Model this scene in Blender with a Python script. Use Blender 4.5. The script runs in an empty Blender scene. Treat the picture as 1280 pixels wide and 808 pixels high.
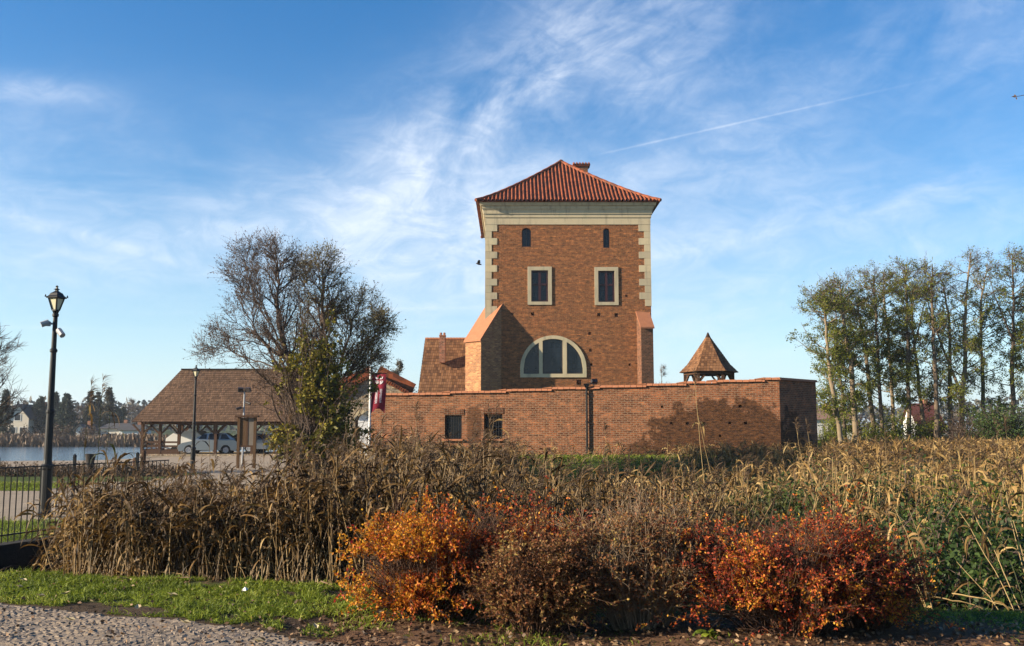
import bpy, math, random
import numpy as np
from mathutils import Vector
from mathutils.geometry import tessellate_polygon

# ------------------------------------------------------------------ camera, sun, sky, exposure
SC = bpy.context.scene
COL = SC.collection
F, PITCH, EYE = 1200.0, math.radians(6.47), 1.65
cam_data = bpy.data.cameras.new('camera'); cam = bpy.data.objects.new('camera', cam_data)
COL.objects.link(cam); SC.camera = cam
cam_data.sensor_width = 36; cam_data.lens = 36 * F / 1280
cam_data.clip_start = .1; cam_data.clip_end = 9000
cam.location = (0, 0, EYE); cam.rotation_euler = (math.pi / 2 + PITCH, 0, 0)

SUN_A, SUN_E = math.radians(75), math.radians(20)       # degrees left of straight behind the camera, elevation
SUN_STRENGTH, SKY_STRENGTH, EXPOSURE = 5.0, .05, 1.38
sun_dir = Vector((-math.sin(SUN_A) * math.cos(SUN_E), -math.cos(SUN_A) * math.cos(SUN_E), math.sin(SUN_E)))
sd = bpy.data.lights.new('sun', 'SUN'); sd.energy = SUN_STRENGTH; sd.angle = math.radians(.5); sd.color = (1, .85, .64)
so = bpy.data.objects.new('sun', sd); COL.objects.link(so)
so.rotation_euler = sun_dir.to_track_quat('Z', 'Y').to_euler(); so.location = sun_dir * 60
SC.view_settings.view_transform = 'Standard'; SC.view_settings.look = 'None'
SC.view_settings.gamma = 1; SC.view_settings.use_curve_mapping = False
SC.view_settings.exposure = EXPOSURE
SC.render.engine = 'CYCLES'
SC.cycles.use_denoising = True
SC.cycles.max_bounces = 5; SC.cycles.diffuse_bounces = 2; SC.cycles.transparent_max_bounces = 6
SC.cycles.sample_clamp_indirect = 4


def at(px, py, Y):
    "world point seen at photograph pixel (px, py) on the plane y = Y"
    cx, cy = (px - 640) / F, -(py - 404) / F
    c, s = math.cos(PITCH), math.sin(PITCH)
    d = Vector((cx, c - cy * s, s + cy * c))
    return Vector((0, 0, EYE)) + d * (Y / d.y)


# ------------------------------------------------------------------ node helpers
class NT:
    def __init__(s, tree): s.t = tree; s.L = tree.links
    def n(s, typ, ins=None, **props):
        nd = s.t.nodes.new(typ)
        for k, v in props.items(): setattr(nd, k, v)
        for k, v in (ins or {}).items(): s.set(nd.inputs[k], v)
        return nd
    def set(s, sock, v):
        if isinstance(v, bpy.types.NodeSocket): s.L.new(v, sock)
        elif isinstance(v, tuple) and len(v) == 3 and sock.type == 'RGBA': sock.default_value = (*v, 1)
        else: sock.default_value = v
    def math(s, op, a, b=0.0, c=None, clamp=False):
        nd = s.n('ShaderNodeMath', {0: a, 1: b}, operation=op, use_clamp=clamp)
        if c is not None: s.set(nd.inputs[2], c)
        return nd.outputs[0]
    def vmath(s, op, a, b=(0, 0, 0)):
        nd = s.n('ShaderNodeVectorMath', {0: a, 1: b}, operation=op)
        return nd.outputs['Value'] if op in ('DOT_PRODUCT', 'LENGTH') else nd.outputs[0]
    def mix(s, f, a, b, mode='MIX'):
        nd = s.n('ShaderNodeMix', data_type='RGBA', blend_type=mode, clamp_factor=True)
        s.set(nd.inputs[0], f); s.set(nd.inputs[6], a); s.set(nd.inputs[7], b)
        return nd.outputs[2]
    def ramp(s, f, stops, interp='LINEAR'):
        nd = s.n('ShaderNodeValToRGB', {0: f}); cr = nd.color_ramp; cr.interpolation = interp
        while len(cr.elements) < len(stops): cr.elements.new(.5)
        for e, (p, c) in zip(cr.elements, stops):
            e.position = p; e.color = (*c, 1) if isinstance(c, tuple) else (c, c, c, 1)
        return nd.outputs[0]
    def noise(s, vec, scale, detail=4, rough=.55, dist=0, out='Fac'):
        nd = s.n('ShaderNodeTexNoise', {'Scale': scale, 'Detail': detail, 'Roughness': rough, 'Distortion': dist})
        if vec is not None: s.set(nd.inputs['Vector'], vec)
        return nd.outputs[out]
    def comb(s, x, y, z=0.0): return s.n('ShaderNodeCombineXYZ', {0: x, 1: y, 2: z}).outputs[0]
    def sep(s, v): return s.n('ShaderNodeSeparateXYZ', {0: v}).outputs
    def maprange(s, v, a, b, c=0.0, d=1.0, typ='SMOOTHSTEP'):
        return s.n('ShaderNodeMapRange', {0: v, 1: a, 2: b, 3: c, 4: d}, interpolation_type=typ).outputs[0]


def new_mat(name, rough=.85, spec=.3, **kw):
    m = bpy.data.materials.new(name); m.use_nodes = True
    t = NT(m.node_tree); b = m.node_tree.nodes['Principled BSDF']
    b.inputs['Roughness'].default_value = rough; b.inputs['Specular IOR Level'].default_value = spec
    for k, v in kw.items(): t.set(b.inputs[k], v)
    return m, t, b


# ------------------------------------------------------------------ sky
def build_world():
    w = bpy.data.worlds.new('World'); SC.world = w; w.use_nodes = True
    t = NT(w.node_tree); bg = w.node_tree.nodes['Background']
    sky = t.n('ShaderNodeTexSky', sky_type='NISHITA', sun_disc=False)
    sky.sun_elevation = SUN_E
    sky.sun_rotation = math.atan2(sun_dir.x, sun_dir.y)
    sky.altitude = 100; sky.air_density = 1.0; sky.dust_density = .5; sky.ozone_density = 1.6
    d = t.n('ShaderNodeTexCoord').outputs['Generated']
    x, y, z = t.sep(d)
    yy = t.math('MAXIMUM', y, .08)
    uv = t.comb(t.math('DIVIDE', x, yy), t.math('DIVIDE', z, yy))
    front = t.maprange(y, .1, .35)
    def g(px, py):
        p = at(px, py, 1.0); return p.x, p.z - EYE
    def streak(p, q, sig, ends=.75):
        (u0, v0), (u1, v1) = g(*p), g(*q)
        L = math.hypot(u1 - u0, v1 - v0); c, s = (u1 - u0) / L, (v1 - v0) / L
        mu, mv = (u0 + u1) / 2, (v0 + v1) / 2
        dlt = t.vmath('SUBTRACT', uv, (mu, mv, 0))
        al = t.vmath('DOT_PRODUCT', dlt, (c, s, 0)); pe = t.vmath('DOT_PRODUCT', dlt, (-s, c, 0))
        e = t.math('ADD', t.math('POWER', t.math('ABSOLUTE', t.math('DIVIDE', pe, sig / F)), 2.0),
                   t.math('POWER', t.math('ABSOLUTE', t.math('DIVIDE', al, L * ends)), 4.0))
        return t.math('EXPONENT', t.math('MULTIPLY', e, -1.0)), al, pe
    def fibres(px, py, qx, qy, fa, fp, seed, lo, hi, det=6):
        (u0, v0), (u1, v1) = g(px, py), g(qx, qy); L = math.hypot(u1 - u0, v1 - v0); c, sn = (u1 - u0) / L, (v1 - v0) / L
        al, pe = t.vmath('DOT_PRODUCT', uv, (c * fa, sn * fa, 0)), t.vmath('DOT_PRODUCT', uv, (-sn * fp, c * fp, 0))
        return t.maprange(t.noise(t.comb(al, pe, seed), 1.0, det, .62, .35), lo, hi)
    n_steep = fibres(450, 260, 860, -40, 5.0, 10.0, 1.3, .28, .80, 9)
    n_flat = fibres(640, 370, 1290, 250, 2.6, 9.0, 2.1, .22, .86)
    n_low = fibres(-40, 240, 560, 290, 2.6, 10.0, 9.9, .24, .84)
    terms = []
    for p, q, sig, ends, amp, nz in (
            ((480, 250), (840, -40), 95, .7, .52, n_steep), ((560, 190), (720, 50), 50, .8, .30, n_steep),
            ((540, 290), (800, 130), 120, .9, .36, n_steep), ((900, 150), (1300, 20), 110, .8, .30, n_steep),
            ((640, 380), (1290, 250), 105, .8, .52, n_flat), ((900, 300), (1300, 195), 18, .8, .34, n_flat),
            ((820, 430), (1300, 330), 60, .8, .30, n_flat), ((740, 230), (960, 150), 60, .9, .30, n_flat),
            ((-40, 100), (110, 122), 18, .8, .34, n_low), ((-40, 215), (620, 270), 90, .8, .48, n_low),
            ((-30, 258), (250, 335), 9, .8, .30, n_low), ((-40, 340), (620, 330), 60, .8, .36, n_low),
            ((300, 390), (640, 384), 2.5, .8, .22, n_low), ((-40, 408), (160, 412), 3, .8, .22, n_low)):
        m, al, pe = streak(p, q, sig, ends)
        terms.append(t.math('MULTIPLY', t.math('MULTIPLY', m, nz), amp))
    m, al, pe = streak((750, 193), (1250, 80), 1.35, .58)       # vapour trail
    (u0, v0), (u1, v1) = g(750, 193), g(1250, 80); L = math.hypot(u1 - u0, v1 - v0)
    fade = t.math('MULTIPLY', t.maprange(al, L * .5, -L * .35), t.maprange(al, -L * .53, -L * .46))
    terms.append(t.math('MULTIPLY', t.math('MULTIPLY', m, fade), .22))
    # thin veil everywhere, thicker towards the horizon
    el = t.math('MAXIMUM', z, 0.0)
    mot = t.noise(t.comb(t.math('MULTIPLY', t.sep(uv)[0], 17.0), t.math('MULTIPLY', t.sep(uv)[1], 30.0), 4.4), 1.0, 6, .65, .8)
    mott = t.maprange(mot, .3, .72, .55, 1.25)
    tot = terms[0]
    for k in terms[1:]: tot = t.math('ADD', tot, k)
    tot = t.math('MINIMUM', t.math('MULTIPLY', tot, mott), .85)
    hor = t.math('EXPONENT', t.math('MULTIPLY', el, -9.0))
    base = t.n('ShaderNodeHueSaturation', {'Saturation': 1.45, 'Value': 1.16, 'Color': sky.outputs[0]}).outputs[0]
    base = t.mix(1.0, base, (.80, 1.10, 1.26), 'MULTIPLY')
    base = t.mix(t.math('MULTIPLY', hor, .88), base, (7.1, 8.1, 9.2))
    col = t.mix(tot, base, (7.9, 8.5, 9.4))
    t.set(bg.inputs[0], col); bg.inputs[1].default_value = SKY_STRENGTH
build_world()


# ------------------------------------------------------------------ mesh helpers
def U(v):
    v = np.asarray(v, float); return v / np.maximum(np.linalg.norm(v, axis=-1, keepdims=True), 1e-9)


class Acc:
    "collects geometry in world space; build() links it as ONE mesh object"
    def __init__(s): s.v = []; s.f = []; s.mi = []; s.uv = []; s.n = 0; s.cur = 0
    def add(s, V, Fc, uv=None):
        V = np.asarray(V, float).reshape(-1, 3); Fc = np.asarray(Fc, int)
        s.v.append(V); s.f.append(Fc + s.n); s.mi.append(np.full(len(Fc), s.cur)); s.n += len(V)
        if uv is None: uv = np.zeros((Fc.size, 2))
        s.uv.append(np.asarray(uv, float).reshape(-1, 2))
    def poly(s, pts, uv=None): s.add(pts, [list(range(len(pts)))], uv)
    def hexa(s, P):
        "8 corners: 4 bottom (ccw) then 4 top"
        s.add(P, [[3, 2, 1, 0], [4, 5, 6, 7], [0, 1, 5, 4], [1, 2, 6, 5], [2, 3, 7, 6], [3, 0, 4, 7]])
    def box(s, c, size, rz=0.0, rx=0.0):
        hx, hy, hz_ = size[0] / 2, size[1] / 2, size[2] / 2
        P = np.array([(-hx, -hy, -hz_), (hx, -hy, -hz_), (hx, hy, -hz_), (-hx, hy, -hz_), (-hx, -hy, hz_), (hx, -hy, hz_), (hx, hy, hz_), (-hx, hy, hz_)])
        if rx:
            c_, s_ = math.cos(rx), math.sin(rx); P = P @ np.array([[1, 0, 0], [0, c_, s_], [0, -s_, c_]])
        if rz:
            c_, s_ = math.cos(rz), math.sin(rz); P = P @ np.array([[c_, s_, 0], [-s_, c_, 0], [0, 0, 1]])
        s.hexa(P + np.array(c))
    def bar(s, p, q, w, h=None):
        "rectangular bar from p to q"
        p, q = np.array(p, float), np.array(q, float); h = h or w; d = U(q - p)
        ref = np.array((0, 0, 1.)) if abs(d[2]) < .9 else np.array((0, 1., 0))
        a = U(np.cross(d, ref)); b = np.cross(a, d)
        o = [(-a * w - b * h) / 2, (a * w - b * h) / 2, (a * w + b * h) / 2, (-a * w + b * h) / 2]
        s.hexa([p + k for k in o] + [q + k for k in o])
    def tubes(s, P, R, sides=5, cap=False):
        "P (N,K,3) polylines with radii R (N,K)"
        P = np.asarray(P, float); R = np.asarray(R, float); N, K, _ = P.shape
        T = np.empty_like(P); T[:, 1:-1] = P[:, 2:] - P[:, :-2]; T[:, 0] = P[:, 1] - P[:, 0]; T[:, -1] = P[:, -1] - P[:, -2]
        T = U(T)
        ref = np.where(np.abs(T[:, :1, 2:3]) > .9, np.array((0., 1, 0)), np.array((0., 0, 1)))
        A = U(np.cross(T, np.broadcast_to(ref, T.shape))); B = np.cross(T, A)
        th = np.arange(sides) * 2 * np.pi / sides
        V = P[:, :, None] + R[:, :, None, None] * (np.cos(th)[:, None] * A[:, :, None] + np.sin(th)[:, None] * B[:, :, None])
        i = np.arange(N)[:, None, None] * K * sides; k = np.arange(K - 1)[None, :, None] * sides
        j = np.arange(sides)[None, None]; j2 = (j + 1) % sides
        Fq = np.stack([i + k + j, i + k + j2, i + k + sides + j2, i + k + sides + j], -1).reshape(-1, 4)
        s.add(V.reshape(-1, 3), Fq)
        if cap and N == 1:
            V2 = V.reshape(-1, 3); s.add(V2[:sides], [list(range(sides))[::-1]]); s.add(V2[-sides:], [list(range(sides))])
    def rod(s, p, q, r, r2=None, sides=8): s.tubes([[p, q]], [[r, r if r2 is None else r2]], sides, True)
    def lathe(s, c, prof, sides=16):
        P = np.array([[(c[0], c[1], c[2] + z) for r, z in prof]]); R = np.array([[max(r, 1e-4) for r, z in prof]])
        th = np.arange(sides) * 2 * np.pi / sides; K = len(prof)
        V = P[0][:, None] + R[0][:, None, None] * np.stack([np.cos(th), np.sin(th), 0 * th], -1)[None]
        k = np.arange(K - 1)[:, None] * sides; j = np.arange(sides)[None]; j2 = (j + 1) % sides
        s.add(V.reshape(-1, 3), np.stack([k + j, k + j2, k + sides + j2, k + sides + j], -1).reshape(-1, 4))
        s.add(V[0], [list(range(sides))[::-1]]); s.add(V[-1], [list(range(sides))])
    def prism(s, loop, o, u, v, w, depth):
        "2-D loop in the (u,v) plane at o, extruded by depth along w"
        o, u, v, w = (np.array(k, float) for k in (o, u, v, w))
        A = np.array([o + u * a + v * b for a, b in loop]); n = len(loop)
        tri = [list(k) for k in tessellate_polygon([[Vector((a, b, 0)) for a, b in loop]])]
        s.add(A, tri); s.add(A + w * depth, [k[::-1] for k in tri])
        s.add(np.vstack([A, A + w * depth]), [[i, (i + 1) % n, n + (i + 1) % n, n + i] for i in range(n)])
    def panel(s, outer, holes, o, u, v, w, reveal, caps=()):
        "flat wall with openings; every opening gets jambs 'reveal' deep along w; those listed in caps get a back"
        o, u, v, w = (np.array(k, float) for k in (o, u, v, w))
        loops = [outer] + list(holes); flat = [p for l in loops for p in l]
        tri = [list(k) for k in tessellate_polygon([[Vector((a, b, 0)) for a, b in l] for l in loops])]
        s.add([o + u * a + v * b for a, b in flat], tri)
        for hi, h in enumerate(holes):
            A = np.array([o + u * a + v * b for a, b in h]); n = len(h)
            dep = reveal[hi] if isinstance(reveal, (list, tuple)) else reveal
            s.add(np.vstack([A, A + w * dep]), [[i, (i + 1) % n, n + (i + 1) % n, n + i] for i in range(n)])
            if hi in caps:
                s.add(A + w * dep, [list(k) for k in tessellate_polygon([[Vector((a, b, 0)) for a, b in h]])])
    def build(s, name, mat, parent=None, smooth=False, label=None):
        V = np.vstack(s.v)
        if parent is not None: V = V - np.array(world_loc(parent))
        loops = np.concatenate([f.ravel() for f in s.f])
        sizes = np.concatenate([np.full(len(f), f.shape[1]) for f in s.f])
        me = bpy.data.meshes.new(name)
        me.vertices.add(len(V)); me.vertices.foreach_set('co', V.astype(np.float32).ravel())
        me.loops.add(len(loops)); me.loops.foreach_set('vertex_index', loops.astype(np.int32))
        me.polygons.add(len(sizes))
        me.polygons.foreach_set('loop_start', np.concatenate([[0], np.cumsum(sizes)[:-1]]).astype(np.int32))
        mats = mat if isinstance(mat, (list, tuple)) else [mat]
        for m in mats: me.materials.append(m)
        if len(mats) > 1: me.polygons.foreach_set('material_index', np.concatenate(s.mi).astype(np.int32))
        me.polygons.foreach_set('use_smooth', np.full(len(sizes), smooth))
        uvs = np.vstack(s.uv)
        if np.any(uvs):
            l = me.uv_layers.new(name='UVMap'); l.data.foreach_set('uv', uvs.astype(np.float32).ravel())
        me.update(calc_edges=True); me.validate()
        ob = bpy.data.objects.new(name, me); COL.objects.link(ob)
        if parent is not None: ob.parent = parent
        if label: ob['label'] = label
        return ob


def world_loc(o):
    l = Vector((0, 0, 0))
    while o is not None: l = l + o.location; o = o.parent
    return l


def thing(name, label, cat, loc=(0, 0, 0), group=None):
    o = bpy.data.objects.new(name, None); COL.objects.link(o); o.location = loc
    o.empty_display_size = .2
    return tag(o, label, cat, group)


def tag(o, label, cat, group=None, kind=None):
    o['label'] = label; o['category'] = cat
    if group: o['group'] = group
    if kind: o['kind'] = kind
    return o


def copy_tree(o, parent=None):
    kids = [c for c in bpy.data.objects if c.parent == o]
    c = o.copy(); COL.objects.link(c); c.parent = parent
    for k in kids: copy_tree(k, c)
    return c


def rect(x0, x1, y0, y1): return [(x0, y0), (x1, y0), (x1, y1), (x0, y1)]


def smooth(a, b, x):
    t = np.clip((np.asarray(x, float) - a) / (b - a), 0, 1); return t * t * (3 - 2 * t)


def vnoise(x, y, seed=0):
    "smooth value noise, numpy"
    x = np.asarray(x, float); y = np.asarray(y, float); xi = np.floor(x); yi = np.floor(y); fx = x - xi; fy = y - yi
    def h(a, b):
        k = np.sin(a * 127.1 + b * 311.7 + seed * 74.7) * 43758.5453; return k - np.floor(k)
    fx = fx * fx * (3 - 2 * fx); fy = fy * fy * (3 - 2 * fy)
    return (h(xi, yi) * (1 - fx) + h(xi + 1, yi) * fx) * (1 - fy) + (h(xi, yi + 1) * (1 - fx) + h(xi + 1, yi + 1) * fx) * fy


# ------------------------------------------------------------------ materials
def wall_uv(t):
    "u along a wall (whatever way it faces), v up, in metres"
    ge = t.n('ShaderNodeNewGeometry'); nx, ny, nz = t.sep(ge.outputs['True Normal'])
    co = t.n('ShaderNodeTexCoord').outputs['Object']; x, y, z = t.sep(co)
    l = t.math('MAXIMUM', t.math('SQRT', t.math('ADD', t.math('MULTIPLY', nx, nx), t.math('MULTIPLY', ny, ny))), .05)
    u = t.math('DIVIDE', t.math('SUBTRACT', t.math('MULTIPLY', y, nx), t.math('MULTIPLY', x, ny)), l)
    up = t.math('MAXIMUM', t.math('ABSOLUTE', l), .3)
    return t.comb(u, t.math('DIVIDE', z, up)), co


def brick_mat(name, c1, c2, mortar, dark, row=.1, wid=.27, msize=.014, patch=.5, bump=.35, patchmask=None, grit=.6, weather=1.0):
    m, t, b = new_mat(name, .9, .2)
    uv, co = wall_uv(t)
    jit = t.noise(co, .7, 2)
    wob = t.n('ShaderNodeVectorMath', {0: uv, 1: t.comb(0.0, t.math('MULTIPLY', t.math('SUBTRACT', jit, .5), .05))}, operation='ADD').outputs[0]
    br = t.n('ShaderNodeTexBrick', {'Vector': wob, 'Color1': (0, 0, 0), 'Color2': (1, 1, 1), 'Mortar': (.5, .5, .5), 'Scale': 1.0, 'Mortar Size': msize,
                                    'Mortar Smooth': .3, 'Bias': 0.0, 'Brick Width': wid, 'Row Height': row})
    br.offset = .5
    rnd = t.sep(br.outputs['Color'])[0]
    col = t.ramp(rnd, [(0, dark), (.14, dark), (.3, tuple(k * .7 for k in c1)), (.5, c1), (.8, c2), (1, tuple(k * 1.35 for k in c2))])
    bu = t.n('ShaderNodeMapping', {'Vector': uv, 'Scale': (1.9, 5.5, 1)}).outputs[0]
    band = t.noise(bu, 1.0, 6, .75)                                   # courses laid from different batches, weathered apart
    hue = t.noise(co, .55, 5, .6)
    col = t.mix(t.maprange(hue, .42, .62, 0.0, .55 * weather), col, tuple(k * f_ for k, f_ in zip(c2, (1.05, .72, .62))))
    damp = t.maprange(t.math('ADD', t.sep(co)[2], t.math('MULTIPLY', t.noise(co, .9, 4), 1.2)), 1.35, .55)
    col = t.mix(t.math('MULTIPLY', damp, .45 * weather), col, tuple(k * .4 for k in c1))
    big = t.noise(co, .35, 6, .65)
    col = t.mix(t.maprange(big, .42, .62, 0.0, patch), col, tuple(k * .42 for k in c1))
    mid = t.noise(co, 1.7, 6, .72)
    col = t.mix(t.maprange(mid, .45, .62, 0.0, .7 * weather), col, tuple(k * .45 for k in c1))
    streakv = t.noise(t.n('ShaderNodeMapping', {'Vector': co, 'Scale': (1.4, 1.4, .12)}).outputs[0], 1.0, 5, .7)
    col = t.mix(t.maprange(streakv, .5, .68, 0.0, .4 * weather), col, tuple(k * .5 for k in c1))
    pale = t.noise(co, .8, 5, .7)
    col = t.mix(t.maprange(pale, .58, .8, 0.0, .35), col, tuple(min(1, k * 1.35 + .04) for k in c2))
    fine = t.noise(co, 4.5, 7, .85)
    col = t.mix(grit, col, t.mix(t.maprange(fine, .3, .7), tuple(k * .15 for k in c1), tuple(k * 1.8 for k in c2)))
    col = t.mix(1.0, col, t.ramp(t.math('ADD', t.math('MULTIPLY', t.math('SUBTRACT', band, .5), 3.1 * weather), .5), [(0, (.30, .26, .25)), (.45, (.85, .80, .76)), (.62, (1.12, 1.10, 1.05)), (1, (1.8, 1.8, 1.6))]), 'MULTIPLY')
    mort = t.mix(t.noise(co, 2.0, 3), mortar, tuple(k * .55 for k in mortar))
    col = t.mix(t.math('MULTIPLY', br.outputs['Fac'], .92), col, mort)
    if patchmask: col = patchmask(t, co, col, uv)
    hgt = t.math('ADD', t.math('MULTIPLY', br.outputs['Fac'], -1.0), t.math('MULTIPLY', fine, 1.3))
    bp = t.n('ShaderNodeBump', {'Strength': min(1, bump * 1.5), 'Distance': .045, 'Height': hgt})
    t.set(b.inputs['Base Color'], col); t.set(b.inputs['Normal'], bp.outputs[0])
    return m


def plain_mat(name, col, var=.25, scale=3.0, rough=.8, spec=.3, bump=.0, fine=40.0, **kw):
    m, t, b = new_mat(name, rough, spec, **kw)
    co = t.n('ShaderNodeTexCoord').outputs['Object']
    n = t.noise(co, scale, 6, .65)
    c = t.mix(n, tuple(k * (1 - var) for k in col), tuple(min(1, k * (1 + var)) for k in col))
    c = t.mix(t.math('MULTIPLY', t.noise(co, fine, 3), var), c, tuple(k * .6 for k in col))
    t.set(b.inputs['Base Color'], c)
    if bump:
        t.set(b.inputs['Normal'], t.n('ShaderNodeBump', {'Strength': bump, 'Distance': .02, 'Height': t.noise(co, fine * .5, 5, .7)}).outputs[0])
    return m


def leaf_mat(name, stops, rough=.6, trans=.25, spec=.25, scale=1.5, mixn=.5, gx=0.0):
    "random colour per leaf (mesh island), drifting through the plant in clumps"
    m, t, b = new_mat(name, rough, spec)
    ge = t.n('ShaderNodeNewGeometry'); r = ge.outputs['Random Per Island']
    co = t.n('ShaderNodeTexCoord').outputs['Object']
    n = t.maprange(t.noise(co, scale, 4, .6), .3, .7)
    f = t.math('ADD', t.math('MULTIPLY', r, 1 - mixn), t.math('MULTIPLY', n, mixn))
    if gx: f = t.math('ADD', f, t.math('MULTIPLY', t.sep(co)[0], gx))     # leaf colour shifts along x from one side of the plant to the other
    col = t.ramp(f, stops)
    t.set(b.inputs['Base Color'], col)
    if trans:
        tr = t.n('ShaderNodeBsdfTranslucent', {'Color': col})
        mx = t.n('ShaderNodeMixShader', {0: trans, 1: b.outputs[0], 2: tr.outputs[0]})
        t.L.new(mx.outputs[0], m.node_tree.nodes['Material Output'].inputs[0])
    return m


def shingle_mat(name, c1, c2, dark, wid=.16, bump=.3):
    m, t, b = new_mat(name, .85, .2)
    uv = t.n('ShaderNodeUVMap').outputs[0]
    br = t.n('ShaderNodeTexBrick', {'Vector': uv, 'Color1': (0, 0, 0), 'Color2': (1, 1, 1), 'Mortar': (0, 0, 0), 'Scale': 1.0, 'Mortar Size': .008,
                                    'Mortar Smooth': .2, 'Brick Width': wid, 'Row Height': 1.0})
    rnd = t.sep(br.outputs['Color'])[0]
    col = t.ramp(rnd, [(0, dark), (.2, c1), (.7, c2), (1, tuple(min(1, k * 1.25) for k in c2))])
    co = t.n('ShaderNodeTexCoord').outputs['Object']
    col = t.mix(t.maprange(t.noise(co, .5, 6, .65), .4, .75, 0, .55), col, dark)
    col = t.mix(br.outputs['Fac'], col, tuple(k * .4 for k in dark))
    t.set(b.inputs['Base Color'], col)
    t.set(b.inputs['Normal'], t.n('ShaderNodeBump', {'Strength': bump, 'Distance': .015, 'Height': t.math('SUBTRACT', t.math('MULTIPLY', rnd, .5), br.outputs['Fac'])}).outputs[0])
    return m


def wood_mat(name, col, rough=.8):
    m, t, b = new_mat(name, rough, .2)
    co = t.n('ShaderNodeTexCoord').outputs['Object']
    st = t.n('ShaderNodeMapping', {'Vector': co, 'Scale': (9, 9, 1.2)}).outputs[0]
    n = t.noise(st, 3, 6, .7, .6)
    t.set(b.inputs['Base Color'], t.mix(n, tuple(k * .5 for k in col), tuple(k * 1.35 for k in col)))
    t.set(b.inputs['Normal'], t.n('ShaderNodeBump', {'Strength': .3, 'Distance': .01, 'Height': n}).outputs[0])
    return m


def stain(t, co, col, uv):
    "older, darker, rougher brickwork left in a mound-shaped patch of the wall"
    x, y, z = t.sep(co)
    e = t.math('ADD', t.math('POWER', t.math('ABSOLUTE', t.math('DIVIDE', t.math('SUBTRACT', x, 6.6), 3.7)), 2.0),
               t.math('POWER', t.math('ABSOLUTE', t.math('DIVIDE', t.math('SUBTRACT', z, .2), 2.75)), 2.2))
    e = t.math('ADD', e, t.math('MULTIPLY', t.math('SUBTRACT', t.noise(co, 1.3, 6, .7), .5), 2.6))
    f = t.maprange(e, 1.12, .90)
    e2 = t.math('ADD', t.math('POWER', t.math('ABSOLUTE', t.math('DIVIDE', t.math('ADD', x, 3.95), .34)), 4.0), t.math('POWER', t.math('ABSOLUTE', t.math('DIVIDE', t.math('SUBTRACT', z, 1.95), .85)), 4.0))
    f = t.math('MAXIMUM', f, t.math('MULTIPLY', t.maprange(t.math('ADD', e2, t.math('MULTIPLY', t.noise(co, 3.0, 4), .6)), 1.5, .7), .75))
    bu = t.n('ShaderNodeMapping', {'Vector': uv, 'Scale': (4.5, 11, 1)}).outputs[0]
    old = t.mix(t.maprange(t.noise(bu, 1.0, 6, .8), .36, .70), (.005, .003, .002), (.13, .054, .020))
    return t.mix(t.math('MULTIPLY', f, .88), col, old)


MAT = {}
MAT['tower_brick'] = brick_mat('tower_brick', (.20, .068, .022), (.34, .122, .040), (.25, .15, .08), (.04, .017, .009), wid=.29, bump=.7, msize=.016)
MAT['new_brick'] = brick_mat('new_brick', (.40, .18, .075), (.52, .255, .11), (.42, .30, .19), (.28, .11, .06), patch=.1, grit=.25, weather=.2)
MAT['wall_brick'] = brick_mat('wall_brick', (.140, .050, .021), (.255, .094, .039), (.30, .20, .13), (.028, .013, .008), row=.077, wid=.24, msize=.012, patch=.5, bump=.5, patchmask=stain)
MAT['dark_brick'] = brick_mat('dark_brick', (.10, .040, .021), (.17, .068, .034), (.20, .14, .095), (.035, .018, .012))
MAT['chimney_brick'] = brick_mat('chimney_brick', (.34, .12, .07), (.46, .17, .09), (.4, .28, .2), (.14, .06, .04))
MAT['stone'] = plain_mat('sandstone', (.57, .475, .315), .13, 1.6, .85, .2, .15)
def weather_stone(m):
    "every block a little different, grey dirt runs and a greenish lichen bloom"
    t = NT(m.node_tree); b = m.node_tree.nodes['Principled BSDF']; src = b.inputs['Base Color'].links[0].from_socket
    co = t.n('ShaderNodeTexCoord').outputs['Object']; r = t.n('ShaderNodeNewGeometry').outputs['Random Per Island']
    c = t.mix(1.0, src, t.ramp(r, [(0, (.78, .78, .80)), (.5, (.95, .95, .94)), (1, (1.08, 1.06, 1.0))]), 'MULTIPLY')
    run = t.noise(t.n('ShaderNodeMapping', {'Vector': co, 'Scale': (3, 3, .35)}).outputs[0], 1.0, 6, .7)
    c = t.mix(t.maprange(run, .48, .68, 0, .5), c, (.20, .18, .14))
    c = t.mix(t.maprange(t.noise(co, .5, 4), .55, .72, 0, .3), c, (.30, .36, .24))
    t.set(b.inputs['Base Color'], c)
weather_stone(MAT['stone'])
MAT['ruin_stone'] = brick_mat('rubble_stone', (.30, .24, .17), (.46, .37, .26), (.42, .36, .28), (.13, .10, .075), row=.21, wid=.36, msize=.04, patch=.5, bump=.9)
MAT['tile'] = plain_mat('clay_tile', (.26, .066, .021), .45, 2.0, .75, .3, .1, 18.0)
def vary_tiles(m):
    "each tile of its own shade, some with dark lichen"
    t = NT(m.node_tree); b = m.node_tree.nodes['Principled BSDF']; src = b.inputs['Base Color'].links[0].from_socket
    co = t.n('ShaderNodeTexCoord').outputs['Object']
    vo = t.n('ShaderNodeTexVoronoi', {'Vector': co, 'Scale': 3.4}).outputs['Color']; v = t.sep(vo)[0]
    c = t.mix(1.0, src, t.ramp(v, [(0, (.45, .45, .5)), (.4, (.9, .9, .9)), (1, (1.3, 1.25, 1.15))]), 'MULTIPLY')
    c = t.mix(t.maprange(t.noise(co, .8, 6, .7), .5, .72, 0, .6), c, (.10, .045, .025))
    t.set(b.inputs['Base Color'], c)
vary_tiles(MAT['tile'])
MAT['coping'] = plain_mat('clay_coping', (.42, .17, .085), .35, 3.0, .85, .2, .3, 18.0)
MAT['shingle'] = shingle_mat('shingle', (.165, .075, .033), (.245, .120, .054), (.10, .046, .022))
MAT['shed_shingle'] = shingle_mat('shed_shingle', (.120, .066, .036), (.170, .098, .056), (.078, .043, .025), .13)
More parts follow.
